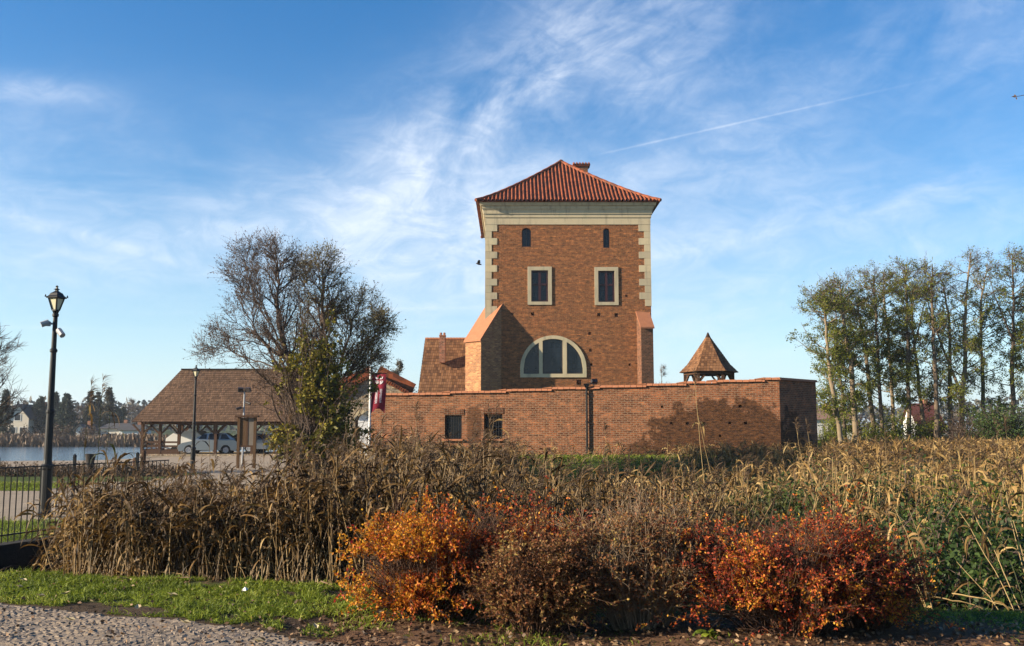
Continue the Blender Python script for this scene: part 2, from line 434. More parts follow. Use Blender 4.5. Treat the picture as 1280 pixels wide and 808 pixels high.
MAT['wood'] = wood_mat('dark_wood', (.085, .042, .022))
MAT['board'] = wood_mat('board_wood', (.12, .065, .03))
MAT['black'] = plain_mat('black_iron', (.009, .009, .010), .3, 6, .5, .25)
MAT['grey'] = plain_mat('grey_metal', (.30, .31, .33), .15, 6, .5, .5)
MAT['white'] = plain_mat('white_paint', (.78, .77, .74), .08, 2, .6, .3)
MAT['plaster'] = plain_mat('house_plaster', (.66, .60, .50), .12, .8, .85, .2)
MAT['white_plaster'] = plain_mat('white_plaster', (.80, .79, .76), .06, .8, .85, .2)
MAT['red_roof'] = plain_mat('red_roof', (.11, .035, .025), .3, 1.2, .8, .2)
MAT['dark_roof'] = plain_mat('dark_roof', (.08, .075, .075), .3, 1.2, .8, .2)
MAT['window_frame'] = plain_mat('red_brown_paint', (.045, .008, .008), .2, 5, .45, .4)
MAT['dark_frame'] = plain_mat('dark_frame', (.03, .022, .02), .2, 5, .5, .4)
MAT['bark'] = plain_mat('bark', (.155, .115, .08), .5, 4, .9, .15, .6, 30)
MAT['pale_bark'] = plain_mat('pale_bark', (.25, .19, .125), .5, 3, .9, .15, .6, 30)
MAT['twig'] = plain_mat('twig_bark', (.12, .085, .066), .35, 4, .85, .15)
MAT['shrub_stem'] = plain_mat('shrub_stem', (.10, .055, .035), .4, 8, .8, .15)
MAT['shrub_stem_pale'] = plain_mat('shrub_stem_pale', (.24, .17, .11), .4, 8, .8, .15)


def glass_mat(name, tint, cols):
    m, t, b = new_mat(name, .06, .30)
    co = t.n('ShaderNodeTexCoord').outputs['Object']
    wob = t.noise(co, 1.7, 3)
    uv, _ = wall_uv(t)
    br = t.n('ShaderNodeTexBrick', {'Vector': uv, 'Color1': (1, 1, 1), 'Color2': (.85, .85, .85), 'Mortar': (.55, .55, .55), 'Scale': 1.0, 'Mortar Size': .018,
                                    'Brick Width': cols[0], 'Row Height': cols[1]}); br.offset = 0
    t.set(b.inputs['Base Color'], t.mix(1.0, t.mix(wob, tint, tuple(k * 2.2 for k in tint)), br.outputs['Color'], 'MULTIPLY'))
    b.inputs['Roughness'].default_value = .1
    t.set(b.inputs['Normal'], t.n('ShaderNodeBump', {'Strength': .06, 'Distance': .05, 'Height': wob}).outputs[0])
    return m
MAT['glass'] = glass_mat('leaded_glass', (.007, .011, .017), (.3, .38))
MAT['car_glass'] = glass_mat('car_glass', (.012, .014, .016), (9, 9))
# ------------------------------------------------------------------ terrain
def y_bank(x): return 11.4 - (np.asarray(x, float) + 6) * .222
def y_road(x): return 9.66 - (np.asarray(x, float) + 5.15) * .5
def x_wall(y): return np.where(np.asarray(y, float) < 19, -7.43 + .276 * (np.asarray(y, float) - 13.95), -6.03)


def hz(x, y):
    x, y = np.broadcast_arrays(np.asarray(x, float), np.asarray(y, float))
    yb = y_bank(np.clip(x, -9, 14)); xw = x_wall(np.maximum(y, 8))
    m = smooth(yb, yb + 1.7, y) * smooth(xw - .12, xw + .12, x) * (1 - smooth(31, 36.5, y))
    z = -1.25 * m + .65 * smooth(31, 36.5, y) * smooth(-9, -4, x)
    lake = smooth(-9, -13, x) * smooth(-26, -29, x - 40 * smooth(76, 86, y)) * smooth(60, 76, y) * (1 - smooth(138, 141, y))
    z = z - 1.3 * lake - .22 * smooth(52, 66, y) * smooth(-18, -30, x) * (y < 142)
    z = z + .05 * (vnoise(x * 1.3, y * 1.3, 1) - .5) * smooth(0, 2, np.abs(y - 2)) + .02 * (vnoise(x * 5, y * 5, 2) - .5)
    z = z + np.where(y > 150, (vnoise(x / 90, y / 90, 5) - .3) * smooth(150, 500, y) * 3, 0)
    z = z + 9 * smooth(260, 700, y) * smooth(200, -300, x)
    return z


def ground_mat():
    m, t, b = new_mat('ground', .95, .1)
    att = t.n('ShaderNodeAttribute', attribute_name='zone')      # R grass, G gravel, B leaf litter
    r, g, bl = t.sep(att.outputs['Color'])
    co = t.n('ShaderNodeTexCoord').outputs['Object']
    n1 = t.noise(co, 1.6, 6, .65); n2 = t.noise(co, 14, 5, .7); n3 = t.noise(co, 55, 3, .7)
    soil = t.mix(n2, (.028, .019, .012), (.095, .066, .043))
    grass = t.mix(n1, (.035, .056, .011), (.08, .115, .022))
    grass = t.mix(t.math('MULTIPLY', n2, .6), grass, (.05, .05, .02))
    grav = t.mix(n1, (.21, .165, .12), (.36, .30, .235))
    grav = t.mix(t.maprange(n3, .45, .7), grav, (.21, .165, .12))
    lit = t.mix(n3, (.05, .028, .016), (.19, .105, .06))
    def fuzz(v): return t.maprange(t.math('ADD', v, t.math('MULTIPLY', t.math('SUBTRACT', n2, .5), .7)), .38, .62)
    c = t.mix(fuzz(r), soil, grass); c = t.mix(fuzz(bl), c, lit); c = t.mix(fuzz(g), c, grav)
    t.set(b.inputs['Base Color'], c)
    hgt = t.math('ADD', n2, t.math('MULTIPLY', n3, .6))
    t.set(b.inputs['Normal'], t.n('ShaderNodeBump', {'Strength': .7, 'Distance': .03, 'Height': hgt}).outputs[0])
    return m


def axis(*segs):
    out = []
    for a, b, d in segs: out += list(np.arange(a, b, d))
    return np.array(out + [segs[-1][1]])


def grid_mesh(name, xs, ys, zf, mat, zone=None):
    X, Y = np.meshgrid(xs, ys); Z = zf(X, Y); nx, ny = len(xs), len(ys)
    A = Acc(); i = np.arange(ny - 1)[:, None] * nx; j = np.arange(nx - 1)[None]
    A.add(np.stack([X, Y, Z], -1).reshape(-1, 3), np.stack([i + j, i + j + 1, i + nx + j + 1, i + nx + j], -1).reshape(-1, 4))
    ob = A.build(name, mat, smooth=True)
    if zone is not None:
        at_ = ob.data.color_attributes.new('zone', 'FLOAT_COLOR', 'POINT')
        c = zone(X.ravel(), Y.ravel()); at_.data.foreach_set('color', np.hstack([c, np.ones((len(c), 1))]).astype(np.float32).ravel())
    return ob


def zones(x, y):
    xw = x_wall(np.maximum(y, 8)); yard = x < xw - .05
    front = y < y_bank(np.clip(x, -9, 14)) + .1
    g = np.zeros_like(x); gr = np.zeros_like(x); li = np.zeros_like(x)
    strip = front & (y > y_road(x) + .10 + .2 * (vnoise(x * 2.5, y * 2.5, 23) - .5))
    hedge = smooth(1.3, .5, np.abs(y - 8.0 + .12 * (x - 1))) * smooth(-2.2, -1.0, x) * (x < 4.2)
    patch = .55 + .9 * (vnoise(x * 1.7, y * 2.2, 3) - .5)
    g = np.where(strip, np.clip(1.05 * patch + .25 - .5 * smooth(1.0, 0, y - y_road(x)), 0, 1), g)
    li = np.where(front, hedge, li); g = np.where(front, g * (1 - hedge * .9), g)
    gr = np.where(front & ~strip, .25, gr)
    # yard on the left
    path = smooth(17.6, 18.8, y) * (1 - smooth(31.5, 33, y)); beach = smooth(39, 40.5, y) * (1 - smooth(141, 143, y))
    gr = np.where(yard, np.maximum(path, beach), gr); g = np.where(yard, np.clip(1 - gr, 0, 1) * .95, g)
    pat = smooth(27.2, 28.2, y) * (1 - smooth(31, 32, y)) * smooth(-13.2, -14.2, x)
    gr = np.where(yard, gr * (1 - pat), gr); g = np.where(yard, np.maximum(g, pat), g)
    gr = np.where(yard & (y > 31) & (y < 42) & (x > -12.5), .95, gr); g = np.where(yard & (y > 31) & (y < 42) & (x > -12.5), 0, g)
    # castle bank and the fields beyond
    far = (~yard) & (y > 33.5)
    g = np.where(far, .92, g)
    g = np.where(y > 142, .8, g); gr = np.where(y > 142, 0, gr)
    moat = (~yard) & (~front) & (y <= 33.5); li = np.where(moat, .5, li)
    return np.stack([g, gr, li], -1)


xs = axis((-3000, -600, 240), (-600, -150, 45), (-150, -40, 5), (-40, -12, .8), (-12, 8, .14), (8, 24, .4), (24, 60, 2.5), (60, 200, 14), (200, 600, 50), (600, 3000, 240))
ys = axis((-60, -4, 7), (-4, 5, .6), (5, 15, .12), (15, 22, .25), (22, 46, .5), (46, 90, 1.2), (90, 150, 2.2), (150, 400, 16), (400, 1200, 60), (1200, 6000, 400))
ground = grid_mesh('ground', xs, ys, hz, ground_mat(), zones); ground['kind'] = 'structure'

# lake
wm, wt, wb = new_mat('lake_water', .08, .5)
wco = wt.n('ShaderNodeTexCoord').outputs['Object']
wn = wt.noise(wt.n('ShaderNodeMapping', {'Vector': wco, 'Scale': (.5, 1.3, 1)}).outputs[0], 1.2, 5, .6)
wt.set(wb.inputs['Base Color'], (.10, .155, .21))
wt.set(wb.inputs['Normal'], wt.n('ShaderNodeBump', {'Strength': .35, 'Distance': .25, 'Height': wn}).outputs[0])
A = Acc(); A.add([(-420, 55, -.5), (-6, 55, -.5), (-6, 144, -.5), (-420, 144, -.5)], [[0, 1, 2, 3]])
A.build('lake', wm)['kind'] = 'structure'


# cobbled path in the foreground: every sett is modelled, the whole path is one surface
def cobbles():
    rng = np.random.default_rng(5)
    cm, t, b = new_mat('granite_setts', .8, .3)
    ge = t.n('ShaderNodeNewGeometry'); r = ge.outputs['Random Per Island']; co = t.n('ShaderNodeTexCoord').outputs['Object']
    c = t.ramp(r, [(0, (.21, .158, .108)), (.5, (.27, .205, .142)), (.85, (.32, .25, .178)), (1, (.24, .182, .128))])
    c = t.mix(t.math('MULTIPLY', t.noise(co, 30, 4, .7), .5), c, (.12, .10, .085))
    t.set(b.inputs['Base Color'], c)
    t.set(b.inputs['Normal'], t.n('ShaderNodeBump', {'Strength': .5, 'Distance': .01, 'Height': t.noise(co, 45, 5, .7)}).outputs[0])
    A = Acc(); V = []; step = .058
    # arcs of setts fanning across the path
    gx, gy = np.meshgrid(np.arange(-9.5, 3.0, step), np.arange(4.4, 12.0, step * .93))
    gx = gx + (np.arange(gx.shape[0]) % 2)[:, None] * step / 2
    gx = gx + rng.uniform(-.012, .012, gx.shape); gy = gy + .11 * np.abs(np.sin(gx * 2.4)) + rng.uniform(-.010, .010, gy.shape)
    keep = (gy < y_road(gx) - .03 + .10 * (vnoise(gx * 2, gy * 2, 9) - .5)) & (gy > y_road(gx) - 4.2)
    gx, gy = gx[keep], gy[keep]; n = len(gx)
    s = rng.uniform(.0235, .0285, (n, 2)); rz = rng.uniform(-.18, .18, n) + .3 * np.cos(gx * 2.4)
    up = rng.uniform(.009, .012, n); til = rng.uniform(-.006, .006, (n, 4))
    cr = np.array([(-1, -1), (1, -1), (1, 1), (-1, 1)], float)
    base = np.stack([gx, gy], -1)
    cs, sn = np.cos(rz), np.sin(rz)
    def ring(k, z, jit):
        q = cr[None] * s[:, None] * k + rng.uniform(-jit, jit, (n, 4, 2))
        q = np.stack([q[..., 0] * cs[:, None] - q[..., 1] * sn[:, None], q[..., 0] * sn[:, None] + q[..., 1] * cs[:, None]], -1) + base[:, None]
        return np.concatenate([q, z[..., None]], -1)
    g0 = hz(gx, gy)[:, None]
    R = np.concatenate([ring(1.0, np.repeat(g0 - .03, 4, 1), .003), ring(.97, g0 + up[:, None] * .55 + til, .003), ring(.68, g0 + up[:, None] + til, .003)], 1)
    i = np.arange(n)[:, None] * 12; Fq = []
    for lv in (0, 4):
        for k in range(4): Fq.append(np.concatenate([i + lv + k, i + lv + (k + 1) % 4, i + lv + 4 + (k + 1) % 4, i + lv + 4 + k], 1))
    Fq.append(np.concatenate([i + 8, i + 9, i + 10, i + 11], 1))
    A.add(R.reshape(-1, 3), np.vstack(Fq))
    X, Y = np.meshgrid(np.arange(-10, 4, .2), np.linspace(0, 1, 22)); Yy = np.minimum(y_road(X) - 4.3 + Y * 4.27, 14); nx = X.shape[1]
    ii = np.arange(21)[:, None] * nx; jj = np.arange(nx - 1)[None]
    A.add(np.stack([X, Yy, hz(X, Yy) + .006], -1).reshape(-1, 3), np.stack([ii + jj, ii + jj + 1, ii + nx + jj + 1, ii + nx + jj], -1).reshape(-1, 4))
    A.build('cobbled_path', cm)['kind'] = 'structure'
cobbles()
# ------------------------------------------------------------------ the brick tower
TY = 69.0
def tx(px, py=340): return at(px, py, TY).x
def tz(py): return at(710, py, TY).z
def arc(cx, cy, r, a0, a1, n): return [(cx + r * math.cos(a0 + (a1 - a0) * i / n), cy + r * math.sin(a0 + (a1 - a0) * i / n)) for i in range(n + 1)]


def arched(x0, x1, y0, y1, rise, n=8):
    w = (x1 - x0) / 2; cx = (x0 + x1) / 2
    r = (w * w + rise * rise) / (2 * rise); a = math.asin(min(1, w / r))
    return [(x0, y0), (x1, y0)] + arc(cx, y1 - r, r, math.pi / 2 - a, math.pi / 2 + a, n)


def cut_loop(x0, x1, base, lun_c, lun_r):
    "the piece of the half-round light between x0 and x1"
    n = 10; pts = [(x0, base), (x1, base)]
    for i in range(n + 1):
        x = x1 + (x0 - x1) * i / n; d = lun_r ** 2 - (x - lun_c[0]) ** 2
        pts.append((x, lun_c[1] + math.sqrt(max(d, 0))))
    return pts


def tower():
    x0, x1 = tx(607), tx(813.2); W = x1 - x0; zt = tz(274); D = W
    root = thing('brick_tower', 'square brick keep with pale corner stones and a pyramid roof of red tiles', 'tower', ((x0 + x1) / 2, TY + D / 2, .5))
    X, Z, Yv = (1, 0, 0), (0, 0, 1), (0, 1, 0)
    o = (0, TY, 0)
    # openings in the front
    small = [arched(tx(652.4), tx(663.9), tz(308.8), tz(285), .18), arched(tx(754.4), tx(762.7), tz(310), tz(285.6), .18)]
    wins = [rect(tx(664), tx(685), tz(377.4), tz(338.2)), rect(tx(747.6), tx(768), tz(377.8), tz(338.8))]
    lc = ((tx(650.2, 460) + tx(733, 460)) / 2, tz(460.8)); lr = (tx(733, 460) - tx(650.2, 460)) / 2; zb = tz(472)
    lun = [(lc[0] - lr + .06, zb + .02), (lc[0] + lr - .06, zb + .02)] + arc(lc[0], lc[1], lr - .06, 0, math.pi, 28)
    put = []
    for px, py, s in ((665.7, 392.6, 4), (748.6, 393.6, 4.2), (770.4, 394, 4.6), (737, 417, 3.4), (738, 438, 3.4), (739, 456, 3.4), (787, 456, 3),
                      (783, 370, 3), (723.7, 478, 6), (640, 393, 3.4), (683, 352, 2)):
        if py == 352: continue
        cx, cz, h = tx(px, py), tz(py), s / 2 * TY / F
        put.append(rect(cx - h, cx + h, cz - h * 1.1, cz + h))
    holes = small + wins + [lun] + put
    nw = len(small) + len(wins) + 1
    A = Acc()
    A.panel(rect(x0, x1, -.5, zt), holes, o, X, Z, Yv, [.35] * 2 + [.3] * 2 + [.35] + [.25] * len(put), caps=range(nw, nw + len(put)))
    A.add([(x0, TY, -.5), (x0, TY + D, -.5), (x0, TY + D, zt), (x0, TY, zt)], [[0, 1, 2, 3]])
    A.add([(x1, TY, -.5), (x1, TY + D, -.5), (x1, TY + D, zt), (x1, TY, zt)], [[0, 1, 2, 3]])
    A.add([(x0, TY + D, -.5), (x1, TY + D, -.5), (x1, TY + D, zt), (x0, TY + D, zt)], [[0, 1, 2, 3]])
    A.build('wall', MAT['tower_brick'], root)
    # windows
    for l in small:
        w = Acc(); xa, xb = l[0][0], l[1][0]; za = l[0][1]; zb_ = max(p[1] for p in l)
        w.bar((xa + .04, TY + .24, za), (xa + .04, TY + .24, zb_ - .1), .08); w.bar((xb - .04, TY + .24, za), (xb - .04, TY + .24, zb_ - .1), .08)
        w.bar((xa, TY + .24, za + .04), (xb, TY + .24, za + .04), .08); w.bar(((xa + xb) / 2, TY + .25, za), ((xa + xb) / 2, TY + .25, zb_), .035)
        f = w.build('window', MAT['dark_frame'], root)
        p = Acc(); p.add([(a, TY + .3, b) for a, b in l], [list(range(len(l)))]); p.build('pane', MAT['glass'], f)
    for i, l in enumerate(wins):
        xa, xb, za, zc = l[0][0], l[1][0], l[0][1], l[2][1]; w = Acc(); s = .11; y = TY + .16
        for q in ((xa, za + s / 2, xb, za + s / 2), (xa, zc - s / 2, xb, zc - s / 2)): w.bar((q[0], y, q[1]), (q[2], y, q[3]), s)
        for q in (xa + s / 2, xb - s / 2): w.bar((q, y + .003, za + s), (q, y + .003, zc - s), s)
        w.bar(((xa + xb) / 2, y - .02, za + s), ((xa + xb) / 2, y - .02, zc - s), .16); w.bar((xa + s, y - .004, za + .56 * (zc - za)), (xb - s, y - .004, za + .56 * (zc - za)), .13)
        f = w.build('window', MAT['window_frame'], root)
        p = Acc(); p.add([(a, TY + .22, b) for a, b in l], [[0, 1, 2, 3]]); p.build('pane', MAT['glass'], f)
        fr = Acc(); so_ = .27; k = rect(xa - so_, xb + so_, za - so_ * .85, zc + so_)
        fr.panel(k, [l], (0, TY - .07, 0), X, Z, Yv, .2)
        A4 = np.array([(a, TY - .07, b) for a, b in k]); fr.add(np.vstack([A4, A4 + np.array((0, .08, 0))]), [[j, (j + 1) % 4, 4 + (j + 1) % 4, 4 + j] for j in range(4)])
        fr.build('surround', MAT['stone'], f)
    # half-round window: stone ring, sill and two mullions, three lights
    ring = Acc(); ft = .25; yf = TY - .09
    outer = [(lc[0] - lr, zb), (lc[0] + lr, zb)] + arc(lc[0], lc[1], lr, 0, math.pi, 32)
    ir = lr - ft; bz = zb + .26
    m1, m2, m3, m4 = tx(673.7, 460), tx(678.3, 460), tx(703.5, 460), tx(708.6, 460)
    lights = [cut_loop(lc[0] - ir, m1, bz, lc, ir), cut_loop(m2, m3, bz, lc, ir), cut_loop(m4, lc[0] + ir, bz, lc, ir)]
    ring.panel(outer, lights, (0, yf, 0), X, Z, Yv, .3)
    A4 = np.array([(a, yf, b) for a, b in outer]); n = len(outer)
    ring.add(np.vstack([A4, A4 + np.array((0, .1, 0))]), [[j, (j + 1) % n, n + (j + 1) % n, n + j] for j in range(n)])
    f = ring.build('arched_window', MAT['stone'], root)
    for l in lights:
        cx_, cz_ = sum(p[0] for p in l) / len(l), sum(p[1] for p in l) / len(l)
        inner = [(cx_ + (a - cx_) * .90, cz_ + (b - cz_) * .93) for a, b in l]
        w = Acc(); w.panel(l, [inner], (0, TY + .08, 0), X, Z, Yv, .05); w.build('sash', MAT['dark_frame'], f)
        p = Acc(); p.add([(a, TY + .12, b) for a, b in l], [list(range(len(l)))]); p.build('pane', MAT['glass'], f)
    # corner stones: alternate long and short blocks wrapping each front corner
    zq = tz(281); bh = 8.72 * TY / F
    for sx, xc, bot in ((1, x0, tz(402)), (-1, x1, tz(391))):
        q = Acc(); k = 0; z = zq
        while z - bh > bot:
            lw = (15.2 if k % 2 == 0 else 8.2) * TY / F; lw2 = (8.2 if k % 2 == 0 else 15.2) * TY / F
            xa = xc - sx * .035
            e = .012
            q.box((xa + sx * lw / 2, TY + lw2 / 2 - .035, z - bh / 2), (lw, lw2, bh - e)); z -= bh; k += 1
        q.build('quoin', MAT['stone'], root)
    # frieze and stepped cornice running round the tower
    fz0, fz1 = tz(281), tz(272.5); e = .05
    fr = Acc()
    prof = [(e, fz0), (e, fz1), (.10, fz1 + .01), (.11, tz(268.2)), (.17, tz(268.2) + .01), (.18, tz(264)), (.27, tz(261.5)), (.29, tz(258.6)), (.40, tz(258.4)), (.44, tz(255.5)), (.44, tz(254.6)), (0, tz(254.6))]
    P = []
    for off, z in prof:
        P.append([(x0 - off, TY - off, z), (x1 + off, TY - off, z), (x1 + off, TY + D + off, z), (x0 - off, TY + D + off, z)])
    P = np.array(P).reshape(-1, 3); K = len(prof)
    fr.add(P, [[4 * k + j, 4 * k + (j + 1) % 4, 4 * k + 4 + (j + 1) % 4, 4 * k + 4 + j] for k in range(K - 1) for j in range(4)])
    fr.add([(x0 - e, TY - e, fz0), (x1 + e, TY - e, fz0), (x1 + e, TY + D + e, fz0), (x0 - e, TY + D + e, fz0)], [[0, 1, 2, 3]])
    fr.build('cornice', MAT['stone'], root)
    # roof: ribbed tiles on four concave slopes
    ez = tz(254); ov = .72; cx, cy = (x0 + x1) / 2 - .16, TY + D / 2
    ap = at(707.5, 203, cy).z
    ex0, ex1, ey0, ey1 = x0 - ov, x1 + ov, TY - ov, TY + D + ov
    rf = Acc()
    def prof_z(s): return ez + (ap - ez) * (s ** 1.16 if s > 0 else 0)
    pitch = .285
    for a, b in (((ex0, ey0), (ex1, ey0)), ((ex1, ey0), (ex1, ey1)), ((ex1, ey1), (ex0, ey1)), ((ex0, ey1), (ex0, ey0))):
        a, b = np.array(a), np.array(b); L = np.linalg.norm(b - a); ud = (b - a) / L; c = np.array((cx, cy))
        sc_ = (c - a) @ ud; hgt = np.linalg.norm(c - a - ud * sc_); nd = (c - a - ud * sc_) / hgt
        nr = int(round(L / pitch)); sub = 8; us = np.linspace(0, L, nr * sub + 1); nv = 15
        ph = (np.arange(nr * sub + 1) % sub) / sub
        bump = np.where(ph < .55, .125 * np.sqrt(np.maximum(0, 1 - ((ph - .275) / .275) ** 2)), -.03)
        smax = np.where(us < sc_, us / sc_, (L - us) / (L - sc_))
        V = np.empty((len(us), nv + 1, 3)); 
        for j in range(nv + 1):
            s = np.minimum(j / nv, 1) * smax
            xy = a + ud * us[:, None] + nd * (s * hgt)[:, None]
            # mild waviness of hand-laid tiles
            V[:, j, :2] = xy; V[:, j, 2] = [prof_z(q) for q in s] + bump * np.minimum(1, smax * 30) + .012 * (vnoise(us * 2, s * 30, 4) - .5)
        n1 = nv + 1; i = np.arange(len(us) - 1)[:, None] * n1; j = np.arange(nv)[None]
        rf.add(V.reshape(-1, 3), np.stack([i + j, i + n1 + j, i + n1 + j + 1, i + j + 1], -1).reshape(-1, 4))
    rf.add([(ex0, ey0, ez - .02), (ex1, ey0, ez - .02), (ex1, ey1, ez - .02), (ex0, ey1, ez - .02)], [[3, 2, 1, 0]])
    roof = rf.build('roof', MAT['tile'], root, smooth=True)
    hp = Acc()
    for cxy in ((ex0, ey0), (ex1, ey0), (ex1, ey1), (ex0, ey1)):
        pts = []
        for s in np.linspace(0, 1, 25): pts.append((cxy[0] + (cx - cxy[0]) * s, cxy[1] + (cy - cxy[1]) * s, prof_z(s) + .05))
        hp.tubes([pts], [[.13 + .02 * (k % 2) for k in range(25)]], 7, True)
    hp.lathe((cx, cy, ap - .05), [(.2, 0), (.22, .15), (.1, .25)], 10)
    hp.build('ridge_tiles', MAT['tile'], roof)
    # chimney behind the roof
    ch = Acc(); cp = at(726.5, 208, cy + 3.0); zc0, zc1 = prof_z(.45), at(726.5, 209.6, cy + 3.0).z
    ch.box((cp.x, cp.y, (zc0 + zc1) / 2), (1.05, .8, zc1 - zc0))
    c = ch.build('chimney', MAT['dark_brick'], roof)
    cc = Acc(); cc.box((cp.x, cp.y, zc1 + .04), (1.3, 1.0, .1)); w2 = .62
    for k in range(6): cc.tubes([[(cp.x - w2 + k * .25, cp.y - .55, zc1 + .12), (cp.x - w2 + k * .25, cp.y, zc1 + .36)]], [[.09, .1]], 6, True)
    cc.hexa([(cp.x - .72, cp.y - .55, zc1 + .09), (cp.x + .72, cp.y - .55, zc1 + .09), (cp.x + .72, cp.y + .55, zc1 + .09), (cp.x - .72, cp.y + .55, zc1 + .09),
             (cp.x - .72, cp.y - .02, zc1 + .33), (cp.x + .72, cp.y - .02, zc1 + .33), (cp.x + .72, cp.y + .02, zc1 + .33), (cp.x - .72, cp.y + .02, zc1 + .33)])
    cc.build('chimney_cap', MAT['tile'], c)
    # corner buttress set diagonally on the left, straight one on the right
    def buttress(c0, dirv, wid, length, ztop, zout, name, mat, capmat):
        d = np.array((dirv[0], dirv[1], 0.)); d /= np.linalg.norm(d); s = np.array((-d[1], d[0], 0.)); c0 = np.array((c0[0], c0[1], 0.))
        B = Acc(); h = wid / 2
        pts = [c0 - s * h - d * .9, c0 + s * h - d * .9, c0 + s * h + d * length, c0 - s * h + d * length]
        q = zout - (-.5)
        lo = [p + np.array((0, 0, -.5)) for p in pts]
        zt_in = ztop + (ztop - zout) * .9 / length
        hi = [pts[0] + np.array((0, 0, zt_in)), pts[1] + np.array((0, 0, zt_in)), pts[2] + np.array((0, 0, zout)), pts[3] + np.array((0, 0, zout))]
        B.hexa(lo + hi); bt = B.build('buttress', mat, root)
        C = Acc(); e = .07; up = np.array((0, 0, .11)); sl = np.array((0, 0, -(ztop - zout) * .12 / length))
        k0 = [hi[0] - s * e, hi[1] + s * e, hi[2] + s * e + d * .12 + sl, hi[3] - s * e + d * .12 + sl]
        k0 = [p + np.array((0, 0, .004)) for p in k0]
        C.hexa(k0 + [p + up for p in k0]); C.build('coping', capmat, bt)
    zin = tz(394.5)
    p1 = at(603, 424, TY - 1.4)
    buttress((x0 + .25, TY + .25), (-1, -1), 1.63, 1.55, zin + .1, p1.z, 'left', MAT['new_brick'], MAT['coping'])
    xr0, xr1 = at(799, 440, 67.9).x, at(814.6, 440, 67.9).x
    buttress(((xr0 + xr1) / 2, TY), (.13, -1), xr1 - xr0, 1.1, at(800, 392, TY).z, at(806, 409, 67.9).z, 'right', MAT['dark_brick'], MAT['coping'])  # right buttress in a darker brick than the tower front
    return root
tower()


# ------------------------------------------------------------------ shingle slopes in real overlapping courses
def shingle_slope(A, eL, eR, rR, rL, courses, thick=.03):
    eL, eR, rR, rL = (np.array(k, float) for k in (eL, eR, rR, rL))
    n = U(np.cross(eR - eL, rL - eL + (rR - eR))); n = n if n[2] > 0 else -n
    ud = U(eR - eL)
    for i in range(courses):
        a, b = i / courses, min(1, (i + 1.25) / courses)
        P = [eL + (rL - eL) * a + n * thick, eR + (rR - eR) * a + n * thick, eR + (rR - eR) * b + n * .004, eL + (rL - eL) * b + n * .004]
        us = [(p - eL) @ ud + i * .37 for p in P]
        A.add(P, [[0, 1, 2, 3]], [(us[0], i + .02), (us[1], i + .02), (us[2], i + .98), (us[3], i + .98)])
        Q = [P[0], P[1], P[1] - n * thick * 1.0, P[0] - n * thick * 1.0]
        A.add(Q, [[3, 2, 1, 0]], [(us[0], i + .05), (us[1], i + .05), (us[1], i + .1), (us[0], i + .1)][::-1])


def annexe():
    "low building left of the tower: only its steep shingle roof rises above the wall"
    ye, yr = 69.4, 73.0
    eL, eR = at(521.5, 500, ye), at(596, 500, ye); rL, rR = at(531.5, 424.5, yr), at(590, 424.5, yr)
    root = thing('shingled_annexe', 'low building with steep brown shingle roof against the left side of the brick tower', 'building', ((eL.x + eR.x) / 2, ye + 3, .5))
    back = 8.0
    wl = Acc(); wl.box(((eL.x + eR.x) / 2, ye + .3 + back / 2, eL.z / 2), (eR.x - eL.x - .5, back - .6, eL.z)); wl.build('wall', MAT['dark_brick'], root)
    A = Acc(); nc = 21; bl, br = (eL.x, ye + back, eL.z), (eR.x, ye + back, eL.z); yb = ye + back - 3.6
    rbl, rbr = (rL.x, yb, rL.z), (rR.x, yb, rR.z)
    shingle_slope(A, eL, eR, rR, rL, nc); shingle_slope(A, bl, eL, rL, rbl, nc); shingle_slope(A, br, bl, rbl, rbr, nc)
    A.add([rL, rR, rbr, rbl], [[0, 1, 2, 3]], [(0, 0), (1, 0), (1, 1), (0, 1)])
    roof = A.build('roof', MAT['shingle'], root)
    r = Acc(); n = 16
    for k in range(n):
        p, q = rL + (rR - rL) * (k / n), rL + (rR - rL) * ((k + 1) / n); r.tubes([[p + Vector((0, 0, .03)), q + Vector((0, 0, .03))]], [[.11, .125]], 8, True)
    r.build('ridge_tiles', MAT['coping'], roof)
    c = Acc(); yc = 71.2; b0, b1 = at(549.5, 447, yc), at(556.8, 421, yc); cz = b0.z - .4
    c.box(((b0.x + b1.x) / 2, yc, (cz + b1.z) / 2), (b1.x - b0.x, .55, b1.z - cz)); ch = c.build('chimney', MAT['chimney_brick'], roof)
    d = Acc(); d.box(((b0.x + b1.x) / 2, yc, b1.z + .05), (b1.x - b0.x + .06, .6, .1))
    for k in (-.13, .13): d.lathe(((b0.x + b1.x) / 2 + k, yc, b1.z + .1), [(.08, 0), (.09, .12), (.07, .2)], 8)
    d.build('chimney_cap', MAT['chimney_brick'], ch)
annexe()


# ------------------------------------------------------------------ curtain wall
WL, WR = Vector((at(462, 530, 43.2).x, 43.2, 0)), Vector((at(975.3, 520, 39.5).x, 39.5, 0))
WD = (WR - WL).normalized(); WN = Vector((WD.y, -WD.x, 0))     # WN points at the viewer
def on_wall(px, py):
    "point of the wall's face seen at a photograph pixel -> (distance along the wall, height)"
    d = at(px, py, 1.0) - Vector((0, 0, EYE)); k = (WL - Vector((0, 0, EYE))).dot(WN) / d.dot(WN)
    p = Vector((0, 0, EYE)) + d * k
    return (p - WL).dot(WD), p.z


